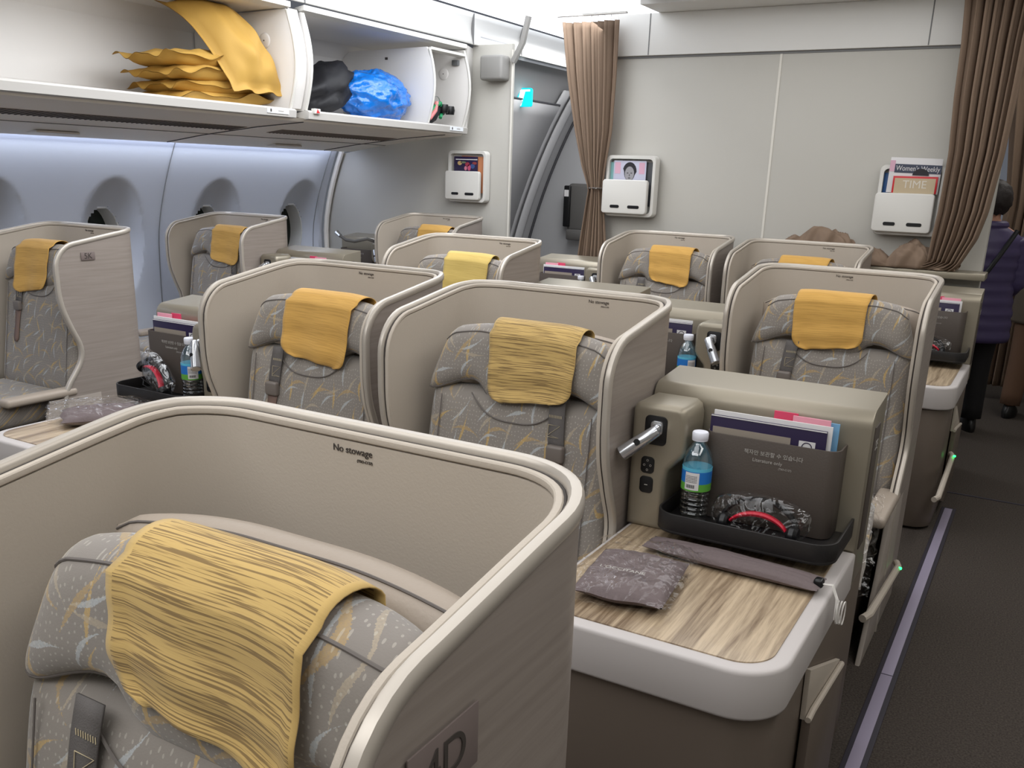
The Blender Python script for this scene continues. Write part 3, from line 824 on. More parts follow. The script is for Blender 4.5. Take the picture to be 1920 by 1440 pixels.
# ================================================================== CONSOLES
CW = .53
def build_console(h, label, num=None):
    r = thing('seat_console', label, 'console', group='seat consoles')
    X = lambda x: h * x
    def rp(pts): return [(X(a), b) for a, b in pts]
    def bxs(mb, x0, x1, *a, **k): return mb.box(min(X(x0), X(x1)), max(X(x0), X(x1)), *a, **k)
    def corner(x0, x1, y0, y1, rad, r2=.02, n=10):
        """plan outline with a big radius on the outer front corner"""
        p = [(x0, y1), (x0, y0)]
        for i in range(n + 1):
            a = -PI / 2 + PI / 2 * i / n; p.append((x1 - rad + rad * math.cos(a), y0 + rad + rad * math.sin(a)))
        p.append((x1, y1)); return rp(p)
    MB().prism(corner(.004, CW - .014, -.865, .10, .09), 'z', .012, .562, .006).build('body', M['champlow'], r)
    MB().prism(corner(.006, CW + .004, -.885, -.1915, .10), 'z', .566, .668, .009, seg=3).build('table_top', M['tableband'], r)
    MB().prism(corner(.02, CW - .028, -.852, -.24, .07), 'z', .6665, .6705).build('wood_inlay', M['wood'], r)
    prof = [(-.190, .669), (-.190, .965)] + [(-.190 + .035 * (1 - math.cos(t * PI / 12)), .965 + .043 * math.sin(t * PI / 12)) for t in range(1, 7)] + [(-.02, 1.022), (-.02, .566), (-.185, .566), (-.185, .669)]
    mn = MB().prism(prof, 'x', min(X(.0), X(CW)), max(X(.0), X(CW)), .004).build('console_back', M['champ'], r, auto=25)
    ep = bxs(MB(), CW - .002, CW + .003, -.150, -.085, .66, .965, .003).build('end_panel', M['pocket'], mn)
    if num:
        text('number', num, .034, (X(CW + .0036), -.118, .915), (PI / 2, 0, PI / 2 * h), M['greylight'], ep)
    # niche on the outer side of the body
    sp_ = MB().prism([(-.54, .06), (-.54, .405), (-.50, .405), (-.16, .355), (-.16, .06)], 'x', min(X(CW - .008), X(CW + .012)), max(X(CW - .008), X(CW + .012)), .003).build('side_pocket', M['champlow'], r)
    MB().prism([(-.55, .53), (-.15, .365), (-.15, .352), (-.50, .40), (-.54, .405)], 'x', min(X(CW - .012), X(CW - .001)), max(X(CW - .012), X(CW - .001)), .001).build('pocket_lining', M['liner'], sp_)
    MB().tube([(X(CW + .006), -.545, .41), (X(CW + .006), -.50, .41), (X(CW + .006), -.16, .36)], .007, 8).build('pocket_rim', M['liner'], sp_)
    # control column with lamp
    pc = [(.003, .669), (.098, .669), (.098, .80), (.104, .825), (.135, .86), (.141, .875), (.141, .955), (.135, .975), (.12, .985), (.02, .985), (.008, .978), (.003, .965)]
    cc = MB().prism(rp(pc), 'y', -.330, -.193, .016, seg=4).build('control_column', M['champ'], r, auto=50)
    bz = MB().prism(rrect(X(.066) - .028, X(.066) + .028, .885, .957, .012), 'y', -.3325, -.325, .001).build('lamp_bezel', M['black'], cc)
    mb = MB().prism(rrect(X(.070) - .015, X(.070) + .015, .912, .946, .009), 'y', -.339, -.331, .002)
    mb.build('lamp_base', M['silver'], bz)
    for k, zz in enumerate((.832, .782)):
        bt = MB().prism(rrect(X(.052) - .017, X(.052) + .017, zz - .021, zz + .021, .010), 'y', -.3325, -.325, .001).build('button_pad', M['black'], cc)
        mb = MB()
        if k == 0:
            for ax, az in ((0, .012), (0, -.012), (-.008, 0), (.008, 0)):
                mb.tube([(X(.052) + ax + .0025 * math.cos(t), -.333, zz + az + .0025 * math.sin(t)) for t in [i * PI / 4 for i in range(8)]], .0005, 4, closed=True)
        else: mb.box(X(.052) - .004, X(.052) + .004, -.3335, -.3325, zz - .001, zz + .001)
        mb.build('button_mark', M['greylight'], bt)
    # lamp: ball joint and swivelling tube
    a = Vector((X(.074), -.357, .925)); d = Vector((-.72 if h > 0 else .40, -.30, -.62)); d.normalize()
    lp = MB().lathe([(.0, -.0001)] + [(.0105 * math.sin(t * PI / 8), .0105 - .0105 * math.cos(t * PI / 8)) for t in range(1, 8)] + [(0, .021)], 16, (a.x, a.y + .008, a.z - .004)).build('lamp_joint', M['silver'], cc)
    s = a + d * -.012 + Vector((0, -.010, 0)); e = s + d * .104
    tb = MB().tube([s, s + d * .004, s + d * .05, e - d * .002, e], [.012, .0145, .0165, .018, .0155], 24).build('reading_lamp', M['silver'], cc)
    sd = d.cross(Vector((0, 0, 1))).normalized(); nn = Vector((0, -1, .2)).normalized()
    q = s + d * .052
    MB().tube([q + nn * .014, q + nn * .0180], .008, 14).build('lamp_switch', M['black'], tb)
    # literature pocket
    x0, x1 = .170, .482
    outer = [(x0, -.192)] + [(x0 + .028 - .028 * math.cos(t * PI / 12), -.247 - .030 * math.sin(t * PI / 12)) for t in range(7)] + \
            [(x1 - .028 + .028 * math.sin(t * PI / 12), -.247 - .030 * math.cos(t * PI / 12)) for t in range(7)] + [(x1, -.192)]
    inner = [(x1 - .004, -.192)] + [(x1 - .030 + .026 * math.cos(t * PI / 12), -.247 - .026 * math.sin(t * PI / 12)) for t in range(7)] + \
            [(x0 + .030 - .026 * math.sin(t * PI / 12), -.247 - .026 * math.cos(t * PI / 12)) for t in range(7)] + [(x0 + .004, -.192)]
    pk = MB().prism(rp(outer + inner), 'z', .714, .925, .001).build('literature_pocket', M['pocket'], r)
    tx = X((x0 + x1) / 2) + .01
    mb = MB()
    merged_text(mb, '책자만 보관할 수 있습니다', .0125, TR((tx, -.2778, .893), (PI / 2, 0, 0)))
    merged_text(mb, 'Literature only', .0115, TR((tx - .012, -.2778, .876), (PI / 2, 0, 0)))
    merged_text(mb, '(TSO-C127)', .006, TR((tx + .03, -.2778, .864), (PI / 2, 0, 0)))
    mb.build('printed_notice', M['greylight'], pk, smooth=False)
    # tray
    def tp(off, n=8):
        xa, xb, ya, yb, rr = .104 + off, .520 - off, -.415 + off, -.1925, .055 - off
        if off: yb = -.193
        p = [(xa, yb)]
        for i in range(n + 1):
            t = PI + PI / 2 * i / n; p.append((xa + rr + rr * math.cos(t), ya + rr + rr * math.sin(t)))
        for i in range(n + 1):
            t = -PI / 2 + PI / 2 * i / n; p.append((xb - rr + rr * math.cos(t), ya + rr + rr * math.sin(t)))
        p.append((xb, yb)); return p
    mb = MB(); mb.prism(rp(tp(0)), 'z', .704, .712, .002)
    mb.prism(rp(tp(0) + tp(.006)[::-1]), 'z', .710, .752, .0015)
    mb.build('tray', M['tray'], r)
    return r
CON = {}
CONS = [('5E', 1, -.817, 2.34, '5E', 'nearest champagne console with wood-topped side table at the right of the middle seat'),
        ('5F', -1, -2.335, 2.44, None, 'champagne console at the left of the middle pair, its table partly behind the nearest seat'),
        ('6D', -1, -.978, 3.66, None, 'champagne console between the second-row seats, nearer the right aisle seat'),
        ('6G', 1, -2.087, 3.98, None, 'champagne console seen only as a top rail, beside the seat with the pale cloth'),
        ('7E', 1, -.797, 5.17, None, 'far champagne console by the right aisle, next to the person in purple'),
        ('7F', -1, -2.213, 5.25, None, 'far champagne console standing before the left curtain'),
        ('6K', 1, -4.147, 4.45, None, 'champagne console at the aisle side of the second window seat'),
        ('7K', -1, -4.153, 5.70, None, 'small champagne console at the window side of the most distant seat')]
consoles = {}
for nm, h, x, y, num, lab in CONS:
    if h not in CON:
        consoles[nm] = CON[h] = build_console(h, lab, num); consoles[nm].location = (x, y, 0)
    else: consoles[nm] = dup(CON[h], (x, y, 0), lab)
consoles['5F'].scale.x = .87

# ================================================================== OVERHEAD BINS
def bin_edge_x(z):  # convex front edge of bin sides
    t = (z - 1.79) / .50; return -3.725 + .055 * math.sin(max(0, min(1, t)) * PI)
def side_prof(inset=0.0):
    p = [(-4.42, 1.80), (-4.42, 2.20), (-4.36, 2.28)]
    p += [(bin_edge_x(2.29 - .5 * i / 10) - inset, 2.29 - .5 * i / 10) for i in range(11)]
    return p
def bin_side(y0, y1, parent, name='side_panel', prof=None):
    p = [(x, z) for x, z in (prof or side_prof())]
    mb = MB(); mb.prism([(x, z) for x, z in p], 'y', y0, y1, .002)
    return mb.build(name, M['bin'], parent, auto=40)
def build_bin(y0, y1, label, red=True):
    r = thing('overhead_bin', label, 'luggage bin', group='open overhead bins')
    # shell: back, floor and ceiling as one bent panel
    prof = [(-3.76, 2.295), (-4.36, 2.285), (-4.43, 2.20), (-4.43, 1.86), (-4.38, 1.80), (-3.80, 1.778), (-3.80, 1.766), (-4.40, 1.785), (-4.445, 1.85), (-4.445, 2.21), (-4.37, 2.30), (-3.76, 2.31)]
    MB().prism(prof, 'y', y0, y1).build('bin_tub', M['bin'], r, auto=30)
    bin_side(y0, y0 + .016, r); bin_side(y1 - .016, y1, r)
    for yy in (y0 + .002, y1 - .018):
        MB().tube([(bin_edge_x(2.285 - .49 * i / 12) + .003, yy + .008, 2.285 - .49 * i / 12) for i in range(13)], .0095, 8).build('side_rim', M['white'], r)
    MB().prism([(-3.80, 1.778), (-3.70, 1.795), (-3.685, 1.785), (-3.69, 1.750), (-3.72, 1.745), (-3.80, 1.765)], 'y', y0 - .002, y1 + .002, .002).build('lip', M['binout'], r)
    MB().prism([(-3.765, 2.315), (-3.70, 2.325), (-3.70, 2.298), (-3.765, 2.290)], 'y', y0, y1, .003).build('top_rail', M['white'], r)
    for yy in (y0 + .03, ):
        t = MB().box(-3.7, -3.672, yy, yy + .05, 1.778, 1.806, .004).build('latch', M['white'], r)
        MB().prism([(yy + .014, 1.782), (yy + .040, 1.784), (yy + .022, 1.804)], 'x', -3.674, -3.670).build('red_mark', M['redtag'], t, smooth=False)
    st = MB().box(-3.692, -3.684, y1 - .22, y1 - .06, 1.762, 1.788).build('row_label', mat('label_white', (228, 232, 236), .4), r, smooth=False)
    MB().box(-3.6835, -3.6825, y1 - .20, y1 - .19, 1.768, 1.783).build('label_print', M['print_dark'], st, smooth=False)
    MB().box(-3.6835, -3.6825, y1 - .14, y1 - .10, 1.773, 1.778).build('label_print', M['greylight'], st, smooth=False)
    # round hinge cover on the far side panel
    T = Matrix.Translation((-3.88, y1 - .018, 2.14)) @ Matrix.Rotation(PI / 2, 4, 'X')
    hc = MB().lathe([(0, .006), (.032, .006), (.038, .003), (.040, 0)], 28, T=T).build('hinge_cover', M['bin'], r)
    MB().lathe([(0, .007), (.004, .007), (.004, .005)], 8, T=T).build('screw', M['print_dark'], hc)
    return r
build_bin(2.02, 3.99, 'nearest open overhead bin, holding a stack of gold pillows')
bn = build_bin(4.09, 5.70, 'open overhead bin holding a blue plastic bag')
# inner divider making the small end compartment
bin_side(5.26, 5.275, bn, 'divider', [(x - .012 if x < -4.0 else x, z - .03 if z > 2.2 else z) for x, z in side_prof(.0)])
MB().tube([(bin_edge_x(2.25 - .45 * i / 12) + .003, 5.2675, 2.25 - .45 * i / 12) for i in range(13)], .009, 8).build('divider_rim', M['white'], bn)
MB().prism([(-3.75, 2.255), (-3.70, 2.262), (-3.70, 2.246), (-3.75, 2.24)], 'y', 5.275, 5.684).build('compartment_rail', M['white'], bn)
MB().box(-3.80, -3.75, 5.66, 5.684, 2.19, 2.225, .003).build('damper', mat('damper_grey', (120, 122, 124), .4, .5), bn)
MB().box(-4.06, -4.04, 5.255, 5.26, 2.19, 2.205).build('bolt', M['print_dark'], bn, smooth=False)
# pillar covers between the bins
struct(MB().prism([(-4.45, 1.79), (-4.45, 2.3), (-3.73, 2.3)] + [(bin_edge_x(2.3 - .5 * i / 8) - .012, 2.3 - .5 * i / 8) for i in range(9)], 'y', 4.0, 4.08, .004).build('trim_bin_pillar', M['bin'], auto=30))
# service channel under the bins, with its vents
sp = [(-3.72, 1.752), (-3.74, 1.735), (-4.05, 1.708), (-4.45, 1.658), (-4.72, 1.615), (-4.80, 1.613), (-4.84, 1.625), (-4.84, 1.70), (-4.40, 1.765)]
struct(MB().prism(sp, 'y', .4, 5.70, .002).build('trim_service_channel', M['service'], auto=30))
def chan_z(x): return lerp_tab([(-4.80, 1.613), (-4.72, 1.615), (-4.45, 1.658), (-4.05, 1.708), (-3.74, 1.735)], x)
for i, (a, b) in enumerate(((1.4, 4.02), (4.30, 5.42))):
    x0, x1 = -4.22, -4.09
    vt = MB().prism([(x0, chan_z(x0) - .002), (x1, chan_z(x1) - .002), (x1, chan_z(x1) + .004), (x0, chan_z(x0) + .004)], 'y', a, b).build('trim_vent_%d' % (i + 1), M['vent'], smooth=False)
    struct(vt)
    mb = MB(); n = int((b - a) / .03)
    for k in range(n):
        y = a + .015 + k * .03
        mb.prism([(x0 + .006, chan_z(x0) - .004), (x1 - .006, chan_z(x1) - .004), (x1 - .006, chan_z(x1)), (x0 + .006, chan_z(x0))], 'y', y, y + .010)
    mb.build('vent_slats', M['print_dark'] if i == 0 else M['vent'], vt, smooth=False)
for i, xx in enumerate((-4.40, )):
    struct(MB().box(xx - .003, xx + .003, .4, 5.69, chan_z(xx) - .003, chan_z(xx) + .002).build('trim_channel_seam', M['seam'], smooth=False))
for i, yy in enumerate((4.10, 5.50)):
    struct(MB().tube([(x, yy - .12 * (-3.74 - x), chan_z(x) - .001) for x in (-3.74, -4.05, -4.45, -4.72)], .004, 6).build('trim_channel_joint_%d' % (i + 1), M['doordark']))
for i, (ya, yb) in enumerate(((3.05, 3.30), (4.75, 5.0))):
    struct(MB().box(-4.70, -4.58, ya, yb, 1.622, 1.634, .004).build('trim_channel_cover_%d' % (i + 1), M['bin']))
# lit diffuser of the cove under the channel
struct(MB().box(-4.945, -4.848, .4, 5.72, 1.648, 1.664).build('trim_cove_light', mat('cove_diffuser', (214, 226, 255), .5, emit=6.0), smooth=False))
# curved closing panel at the end of the bin row
cp = [(0, 2.32), (.44, 2.32), (.36, 2.10), (.27, 2.02), (.265, 1.97), (.20, 1.90), (.0, 1.77)]
T = Matrix.Translation((-3.71, 5.705, 0)) @ Matrix.Rotation(math.radians(20), 4, 'Z')
cpo = MB().prism([(a * .5, z) for a, z in cp], 'x', -.012, .012, .004, T=T)
struct(cpo.build('trim_bin_closing_panel', M['binout'], auto=30))
struct(MB().box(-3.62, -3.44, KY - .12, KY - .002, 2.10, 2.26, .02, seg=3).build('trim_curtain_bracket', mat('bracket_grey', (140, 138, 134), .45)))

# ================================================================== THINGS IN THE BINS
def pillow_mesh(wd, dp, th, sd, droop=0.0, wav=.012, nu=34, nv=26):
    """cushion with flat hemmed border; x along wd, y along dp"""
    rnd = random.Random(sd); ph = [rnd.uniform(0, 6.28) for _ in range(8)]
    mb = MB()
    for sg in (-1, 1):
        def f(a, b, sg=sg):
            u, v = a * 2 - 1, b * 2 - 1
            x, y = u * wd / 2, v * dp / 2
            iu, iv = min(1, abs(u) / .90), min(1, abs(v) / .88)
            p = max(0, (1 - iu ** 5) * (1 - iv ** 3.2)) ** .5
            edge = max(abs(u), abs(v)); wob = wav * sm(.7, 1, edge) * (math.sin(u * 7 + ph[0]) + math.sin(v * 6 + ph[1]) + .6 * math.sin((u + v) * 11 + ph[2]))
            cr = .006 * math.sin(u * 9 + v * 4 + ph[3]) * math.sin(v * 8 + ph[4]) * p + .005 * noise.noise(Vector((u * 4, v * 4, sd))) * p * 3
            z = sg * (th / 2 * p + .0012) + wob + cr * (1 if sg > 0 else .3) - droop * (u * u)
            return (x, y, z)
        mb.grid(f, nu, nv)
    return mb
for i, (yy, zz, rz, sd, wdt, lab) in enumerate(((3.66, 1.822, .03, 1, .52, 'gold pillow flat on the bin floor, lowest of the stack'),
                                  (3.67, 1.878, -.05, 2, .50, 'gold pillow second from the bottom of the stack'),
                                  (3.64, 1.940, .06, 3, .50, 'tan gold pillow third from the bottom of the stack'),
                                  (3.62, 2.005, .02, 4, .52, 'gold pillow with a pointed corner, under the draped one'))):
    o = pillow_mesh(.40, wdt * 1.38, .084, sd).build('pillow', M['pillow'], None, merge=0, auto=None)
    o.location = (-4.02, yy, zz); o.rotation_euler = (math.radians(3), 0, rz); tag(o, lab, 'pillow', 'gold pillows in the bin')
# draped pillow: bent over the stack towards the viewer
def draped(a, b, sg):
    u, v = a * 2 - 1, b * 2 - 1
    iu, iv = min(1, abs(u) / .88), min(1, abs(v) / .86)
    p = max(0, (1 - iu ** 2.4) * (1 - iv ** 2.6)) ** .6
    s = b  # 0 at the top back, 1 at the hanging hem
    ang = math.radians(lerp_tab([(0, 18), (.35, 30), (.7, 62), (1, 78)], s))
    return u, v, p, s
def draped_mesh():
    # centre line in (x,z), integrated from the back top to the hanging front
    mb = MB(); N = 40; cl = [(-4.13, 2.275)]; an = []
    for k in range(N):
        s = k / N; a = math.radians(lerp_tab([(0, 20), (.2, 32), (.45, 54), (.75, 64), (1, 58)], s)); an.append(a)
        cl.append((cl[-1][0] + math.cos(a) * .0142, cl[-1][1] - math.sin(a) * .0142))
    an.append(an[-1])
    for sg in (-1, 1):
        def f(a, b, sg=sg):
            u = a * 2 - 1; v = b * 2 - 1; k = int(round(b * N)); c = cl[k]; t = an[k]
            iu, iv = min(1, abs(u) / .87), min(1, abs(v) / .88)
            p = max(0, (1 - iu ** 2.4) * (1 - iv ** 2.6)) ** .6
            wr = .010 * math.sin(u * 6 + b * 9) * math.sin(b * 13 + 1) * p + .02 * noise.noise(Vector((u * 3, b * 5, 2))) * p
            hem = .014 * sm(.9, 1, b) * math.sin(u * 8)
            n = (.11 if sg > 0 else -.03) * p + sg * .0012 + (wr * 1.3 + hem)
            y = 3.74 + u * .20 + .17 * (b - .45) + .0 * v
            return (c[0] + math.sin(t) * n, y, c[1] + math.cos(t) * n)
        mb.grid(f, 34, N)
    return mb
o = draped_mesh().build('pillow', M['pillow'], None, merge=0, auto=None)
tag(o, 'large bright gold pillow draped down the front of the stack', 'pillow', 'gold pillows in the bin')

def lump(name, c, r, m, sd, amp=.12, freq=3.0, n=40, flat=None, power=2.0, fold=0.0):
    mb = MB()
    def f(a, b):
        th = a * 2 * PI; ph = (b - .5) * PI
        d = Vector((math.cos(th) * math.cos(ph), math.sin(th) * math.cos(ph), math.sin(ph)))
        k = (abs(d.x) ** power + abs(d.y) ** power + abs(d.z) ** power) ** (-1 / power)
        q = 1 + amp * noise.noise(d * freq + Vector((sd, 0, 0))) + amp * .5 * noise.noise(d * freq * 2.7 + Vector((0, sd, 0)))
        if fold: q += fold * (1 - abs(noise.noise(d * freq * 1.4 + Vector((sd, sd, 0)))) * 4) + fold * .45 * (1 - abs(noise.noise(d * freq * 3.9 + Vector((0, sd, sd)))) * 4)
        p = d * k * q; p = Vector((p.x * r[0], p.y * r[1], p.z * r[2]))
        if flat is not None: p.z = max(p.z, -flat)
        return p
    mb.grid(f, n, n // 2, cu=True)
    o = mb.build(name, m, None, auto=None, merge=1e-4); o.location = c; return o
o = lump('cloth_bag', (-4.02, 4.53, 1.895), (.17, .24, .125), M['blackbag'], 3, .25, 2.0, flat=.10, power=3)
o.rotation_euler = (math.radians(24), 0, 0); o.location.z = 1.935
tag(o, 'black soft bag slumped beside the blue plastic bag in the bin', 'bag')
o = lump('plastic_bag', (-3.92, 4.96, 1.93), (.17, .30, .16), M['bluefilm'], 8, .12, 1.9, n=110, flat=.14, fold=.035)
tag(o, 'crumpled shiny blue plastic bag in the second bin', 'bag')
# bottle wrapped in a strap in the end compartment
b = thing('strap_bundle', 'bundle of green and pink straps with black caps in the bin end compartment', 'strap', (-3.80, 5.47, 1.80)); b.scale = (1.35, 1.35, 1.35)
MB().tube([(0, -.10, .01), (.01, -.05, .04), (.0, 0, .07), (.0, .06, .065)], [.03, .034, .03, .022], 12).build('bundle', M['blackbag'], b)
MB().tube([(.03, -.09, .05), (.04, -.05, .085), (.03, 0, .10), (.02, .03, .06), (.03, .0, .03)], .009, 8).build('green_strap', mat('strap_green', (40, 140, 90), .5), b)
MB().tube([(.035, -.10, .02), (.045, -.065, .06), (.035, -.04, .10)], .010, 8).build('pink_strap', mat('strap_pink', (220, 130, 130), .5), b)
for k, (yy, zz) in enumerate(((.03, .075), (.085, .07))):
    MB().lathe([(0, -.02), (.022, -.02), (.026, 0), (.022, .02), (0, .022)], 14, (.03, yy, zz)).build('cap', M['black'], b)
lpp = MB().tube([(.02, -.02 + .03 * math.cos(t * PI / 8), .10 + .03 * math.sin(t * PI / 8)) for t in range(16)], .002, 6, closed=True).build('wire_loop', M['silver'], b)

# ================================================================== RACKS AND MAGAZINES
def build_rack(label, loc, slots=2):
    r = thing('magazine_rack', label, 'magazine rack', loc, group='wall magazine racks')
    W, H = .325, .355
    o = rrect(-W / 2, W / 2, 0, H, .03, 6); i_ = rrect(-W / 2 + .022, W / 2 - .022, .022, H - .02, .022, 6)
    mb = MB()
    n = len(o); y0, y1 = -.055, 0
    for ring, y in ((o, y1), (o, y0 + .012), ([(x * .97, z * .985 + .0035) for x, z in o], y0), (i_, y0), (i_, -.008)):
        for x, z in ring: mb.v.append((x, y, z))
    for k in range(4):
        for j in range(n): mb.f.append((k * n + j, k * n + (j + 1) % n, (k + 1) * n + (j + 1) % n, (k + 1) * n + j)); mb.mi.append(0)
    mb.f.append(tuple(4 * n + j for j in range(n))); mb.mi.append(0)
    mb.build('rack_frame', M['white'], r, auto=40)
    fp = rrect(-W / 2 + .0, W / 2 - .035, .018, .215, .018, 5)
    pk = MB().prism(fp, 'y', -.092, -.058, .006, seg=3).build('front_pocket', M['white'], r)
    if slots:
        for k, (a, b_) in enumerate(((-.095, -.035), (.02, .095))):
            MB().prism(rrect(a - .01, b_ - .01, .050, .068, .008, 4), 'y', -.0935, -.0915).build('slot', M['black'], pk, smooth=False)
    return r
rack1 = build_rack('white magazine rack on the bulkhead beside the left curtain', (-2.28, BY - .02, 1.265))
rack2 = dup(rack1, (-.705, BY - .02, 1.245), 'white magazine rack on the bulkhead partly behind the right curtain')
rack3 = dup(rack1, (-3.745, KY - .01, 1.285), 'white magazine rack on the starboard bulkhead below the end of the bins')
def magazine(loc, wd, z0, z1, m, label, y=-.03, th=.006, tilt=0, name='magazine', grp='magazines in the wall racks'):
    o = MB().box(-wd / 2, wd / 2, -th / 2, th / 2, z0, z1, .0008).build(name, m)
    o.location = (loc[0], loc[1] + y, loc[2]); o.rotation_euler = (0, tilt, 0)
    tag(o, label, 'magazine', grp); return o
r1, r2, r3 = rack1.location, rack2.location, rack3.location
mgz = magazine((r1.x - .01, r1.y, r1.z), .21, .07, .325, mat('cover_pale', (186, 186, 204), .35), 'magazine with a grey portrait photo on its pale cover', y=-.040)
f = -.0038
MB().prism([(.045 * math.cos(t * PI / 10) * (1 if t < 10 else .8), .262 + .055 * math.sin(t * PI / 10)) for t in range(20)], 'y', f, f + .001).build('cover_hair', mat('print_black', (36, 34, 40), .5), mgz, smooth=False)
MB().prism([(.030 * math.cos(t * PI / 10), .250 + .042 * math.sin(t * PI / 10)) for t in range(20)], 'y', f - .0006, f).build('cover_face', mat('print_face_grey', (150, 148, 152), .5), mgz, smooth=False)
mb = MB()
for sx in (-1, 1): mb.prism([(sx * .012 + .006 * math.cos(t * PI / 5), .254 + .003 * math.sin(t * PI / 5)) for t in range(10)], 'y', f - .001, f - .0006)
mb.prism([(.008 * math.cos(t * PI / 5), .226 + .003 * math.sin(t * PI / 5)) for t in range(10)], 'y', f - .001, f - .0006)
mb.prism([(-.003, .236), (.003, .236), (.001, .25), (-.001, .25)], 'y', f - .001, f - .0006)
mb.build('cover_features', mat('print_dark_grey', (60, 58, 62), .5), mgz, smooth=False)
for sx in (-1, 1): MB().box(sx * .078 - .018, sx * .078 + .018, f, f + .001, .25, .315).build('cover_pink_print', mat('print_pink', (212, 168, 186), .5), mgz, smooth=False)
magazine((r1.x - .03, r1.y, r1.z), .22, .07, .315, mat('cover_teal', (130, 176, 176), .4), 'teal magazine edge behind the portrait magazine', y=-.030)
magazine((r1.x + .02, r1.y, r1.z), .215, .07, .322, mat('cover_dark', (70, 72, 76), .4), 'dark magazine leaning rightmost in the left bulkhead rack', y=-.020, tilt=.06)
mt = magazine((r2.x + .02, r2.y, r2.z), .215, .2155, .300, M['red'] if False else mat('cover_red', (196, 40, 48), .35), 'magazine with a red border and tan centre in the right rack', y=-.076)
MB().box(-.0985, .0985, -.0040, -.003, .2155, .290).build('cover_field', mat('cover_tan', (190, 172, 142), .45), mt, smooth=False)
text('masthead', 'TIME', .055, (.0, -.0042, .258), (PI / 2, 0, 0), mat('masthead_pale', (214, 208, 196), .5), mt, sx=1.0)
mw = magazine((r2.x + .005, r2.y, r2.z), .25, .2155, .390, M['paper'], 'white magazine with a dark masthead band standing tallest in the right rack', y=-.066, tilt=.02)
MB().box(-.10, .125, -.0042, -.003, .315, .358).build('masthead_band', mat('band_navy', (60, 66, 84), .4), mw, smooth=False)
text('masthead', "Women's Weekly", .036, (.012, -.0045, .337), (PI / 2, 0, 0), M['paper'], mw, sx=.80)
MB().prism([(.03 + .040 * math.cos(t * PI / 10), .305 + .034 * math.sin(t * PI / 10)) for t in range(11)], 'y', -.0056, -.005).build('cover_hair', MATS['print_black'], mw, smooth=False)
MB().box(-.125, -.10, -.0042, -.003, .32, .375).build('cover_pink_print', MATS['print_pink'], mw, smooth=False)
magazine((r2.x - .115, r2.y, r2.z), .05, .07, .315, mat('cover_blue', (44, 92, 150), .4), 'blue and yellow magazine at the left end of the right rack', y=-.024)
magazine((r2.x - .085, r2.y, r2.z), .055, .07, .31, MATS['print_black'], 'black magazine second from the left in the right rack', y=-.038)
mg = magazine((r3.x - .015, r3.y, r3.z), .20, .07, .315, M['navy'], 'dark magazine with colourful figures on its cover in the starboard rack', y=-.042)
rnd = random.Random(5)
for (xx, zz, ww, hh, c) in ((-.05, .27, .02, .03, (190, 160, 110)), (-.02, .275, .025, .015, (110, 120, 90)), (.015, .262, .02, .03, (150, 50, 70)), (.03, .24, .014, .045, (190, 80, 110)), (.06, .25, .018, .035, (60, 80, 130)), (.075, .27, .02, .02, (140, 60, 60)), (.0, .235, .012, .03, (200, 120, 140))):
    MB().prism([(xx + ww * math.cos(t * PI / 4), zz + hh * .5 * math.sin(t * PI / 4)) for t in range(8)], 'y', -.0042, -.003).build('cover_figure', mat('fig_%d_%d' % (c[0], c[1]), c, .5), mg, smooth=False)
MB().box(-.085, .1, -.0042, -.003, .292, .298).build('cover_rule', M['paper'], mg, smooth=False)
magazine((r3.x + .03, r3.y, r3.z), .20, .07, .318, mat('cover_orange', (196, 130, 90), .4), 'orange edged magazine behind the dark one in the starboard rack', y=-.028, tilt=.04)

# ================================================================== CURTAINS
def curtain(name, label, yc, tab, pleats, amp, m, nz=60, nx=150, zmax=2.36, seed=0, fine=1.0):
    """tab: (z, xleft, xright, yshift)"""
    tab = sorted(tab)
    def f(u, v):
        z = tab[0][0] + (zmax - tab[0][0]) * v
        xl = lerp_tab([(t[0], t[1]) for t in tab], z); xr = lerp_tab([(t[0], t[2]) for t in tab], z); ys = lerp_tab([(t[0], t[3]) for t in tab], z)
        uu = u ** fine
        ph = pleats * 2 * PI * u + .8 * math.sin(u * 9 + seed)
        wdt = xr - xl; a = amp * (1 + .35 * math.sin(u * 17 + seed))
        return (xl + wdt * uu + .25 * wdt / pleats * math.sin(ph * 2 + 1), yc + ys + a * math.sin(ph) + .01 * math.sin(v * 5 + u * 6), z)
    o = MB().grid(f, nx, nz).build(name, m, auto=None)
    md = o.modifiers.new('t', 'SOLIDIFY'); md.thickness = .002
    return tag(o, label, 'curtain', 'aisle curtains')
c1 = curtain('curtain', 'brown pleated curtain gathered by a tieback left of the bulkhead', 5.31,
        [(.25, -2.68, -2.36, .0), (1.10, -2.585, -2.405, .0), (1.33, -2.55, -2.435, 0), (1.42, -2.535, -2.45, 0), (1.55, -2.59, -2.435, 0), (1.75, -2.65, -2.405, 0), (2.05, -2.72, -2.395, 0), (2.36, -2.775, -2.395, 0)], 7, .026, M['curtain'], seed=1)
MB().tube([(-2.4925 + .052 * math.cos(t * PI / 10), 5.31 + .040 * math.sin(t * PI / 10), 1.425) for t in range(20)], .006, 6, closed=True).build('tieback', M['pocket'], c1)
for xx in (-2.515, -2.475): MB().lathe([(0, -.006), (.006, -.003), (.006, .003), (0, .006)], 10, (xx, 5.265, 1.425)).build('tieback_stud', M['chrome'], c1)
mb = MB()
for i in range(9):
    xx = -2.75 + i * .042; mb.tube([(xx, 5.31, 2.36), (xx, 5.31, 2.395)], .002, 5)
mb.build('curtain_hooks', M['chrome'], c1)
struct(MB().box(-2.80, -2.35, 5.275, 5.305, 2.392, 2.402).build('trim_curtain_rail', M['white'], smooth=False))
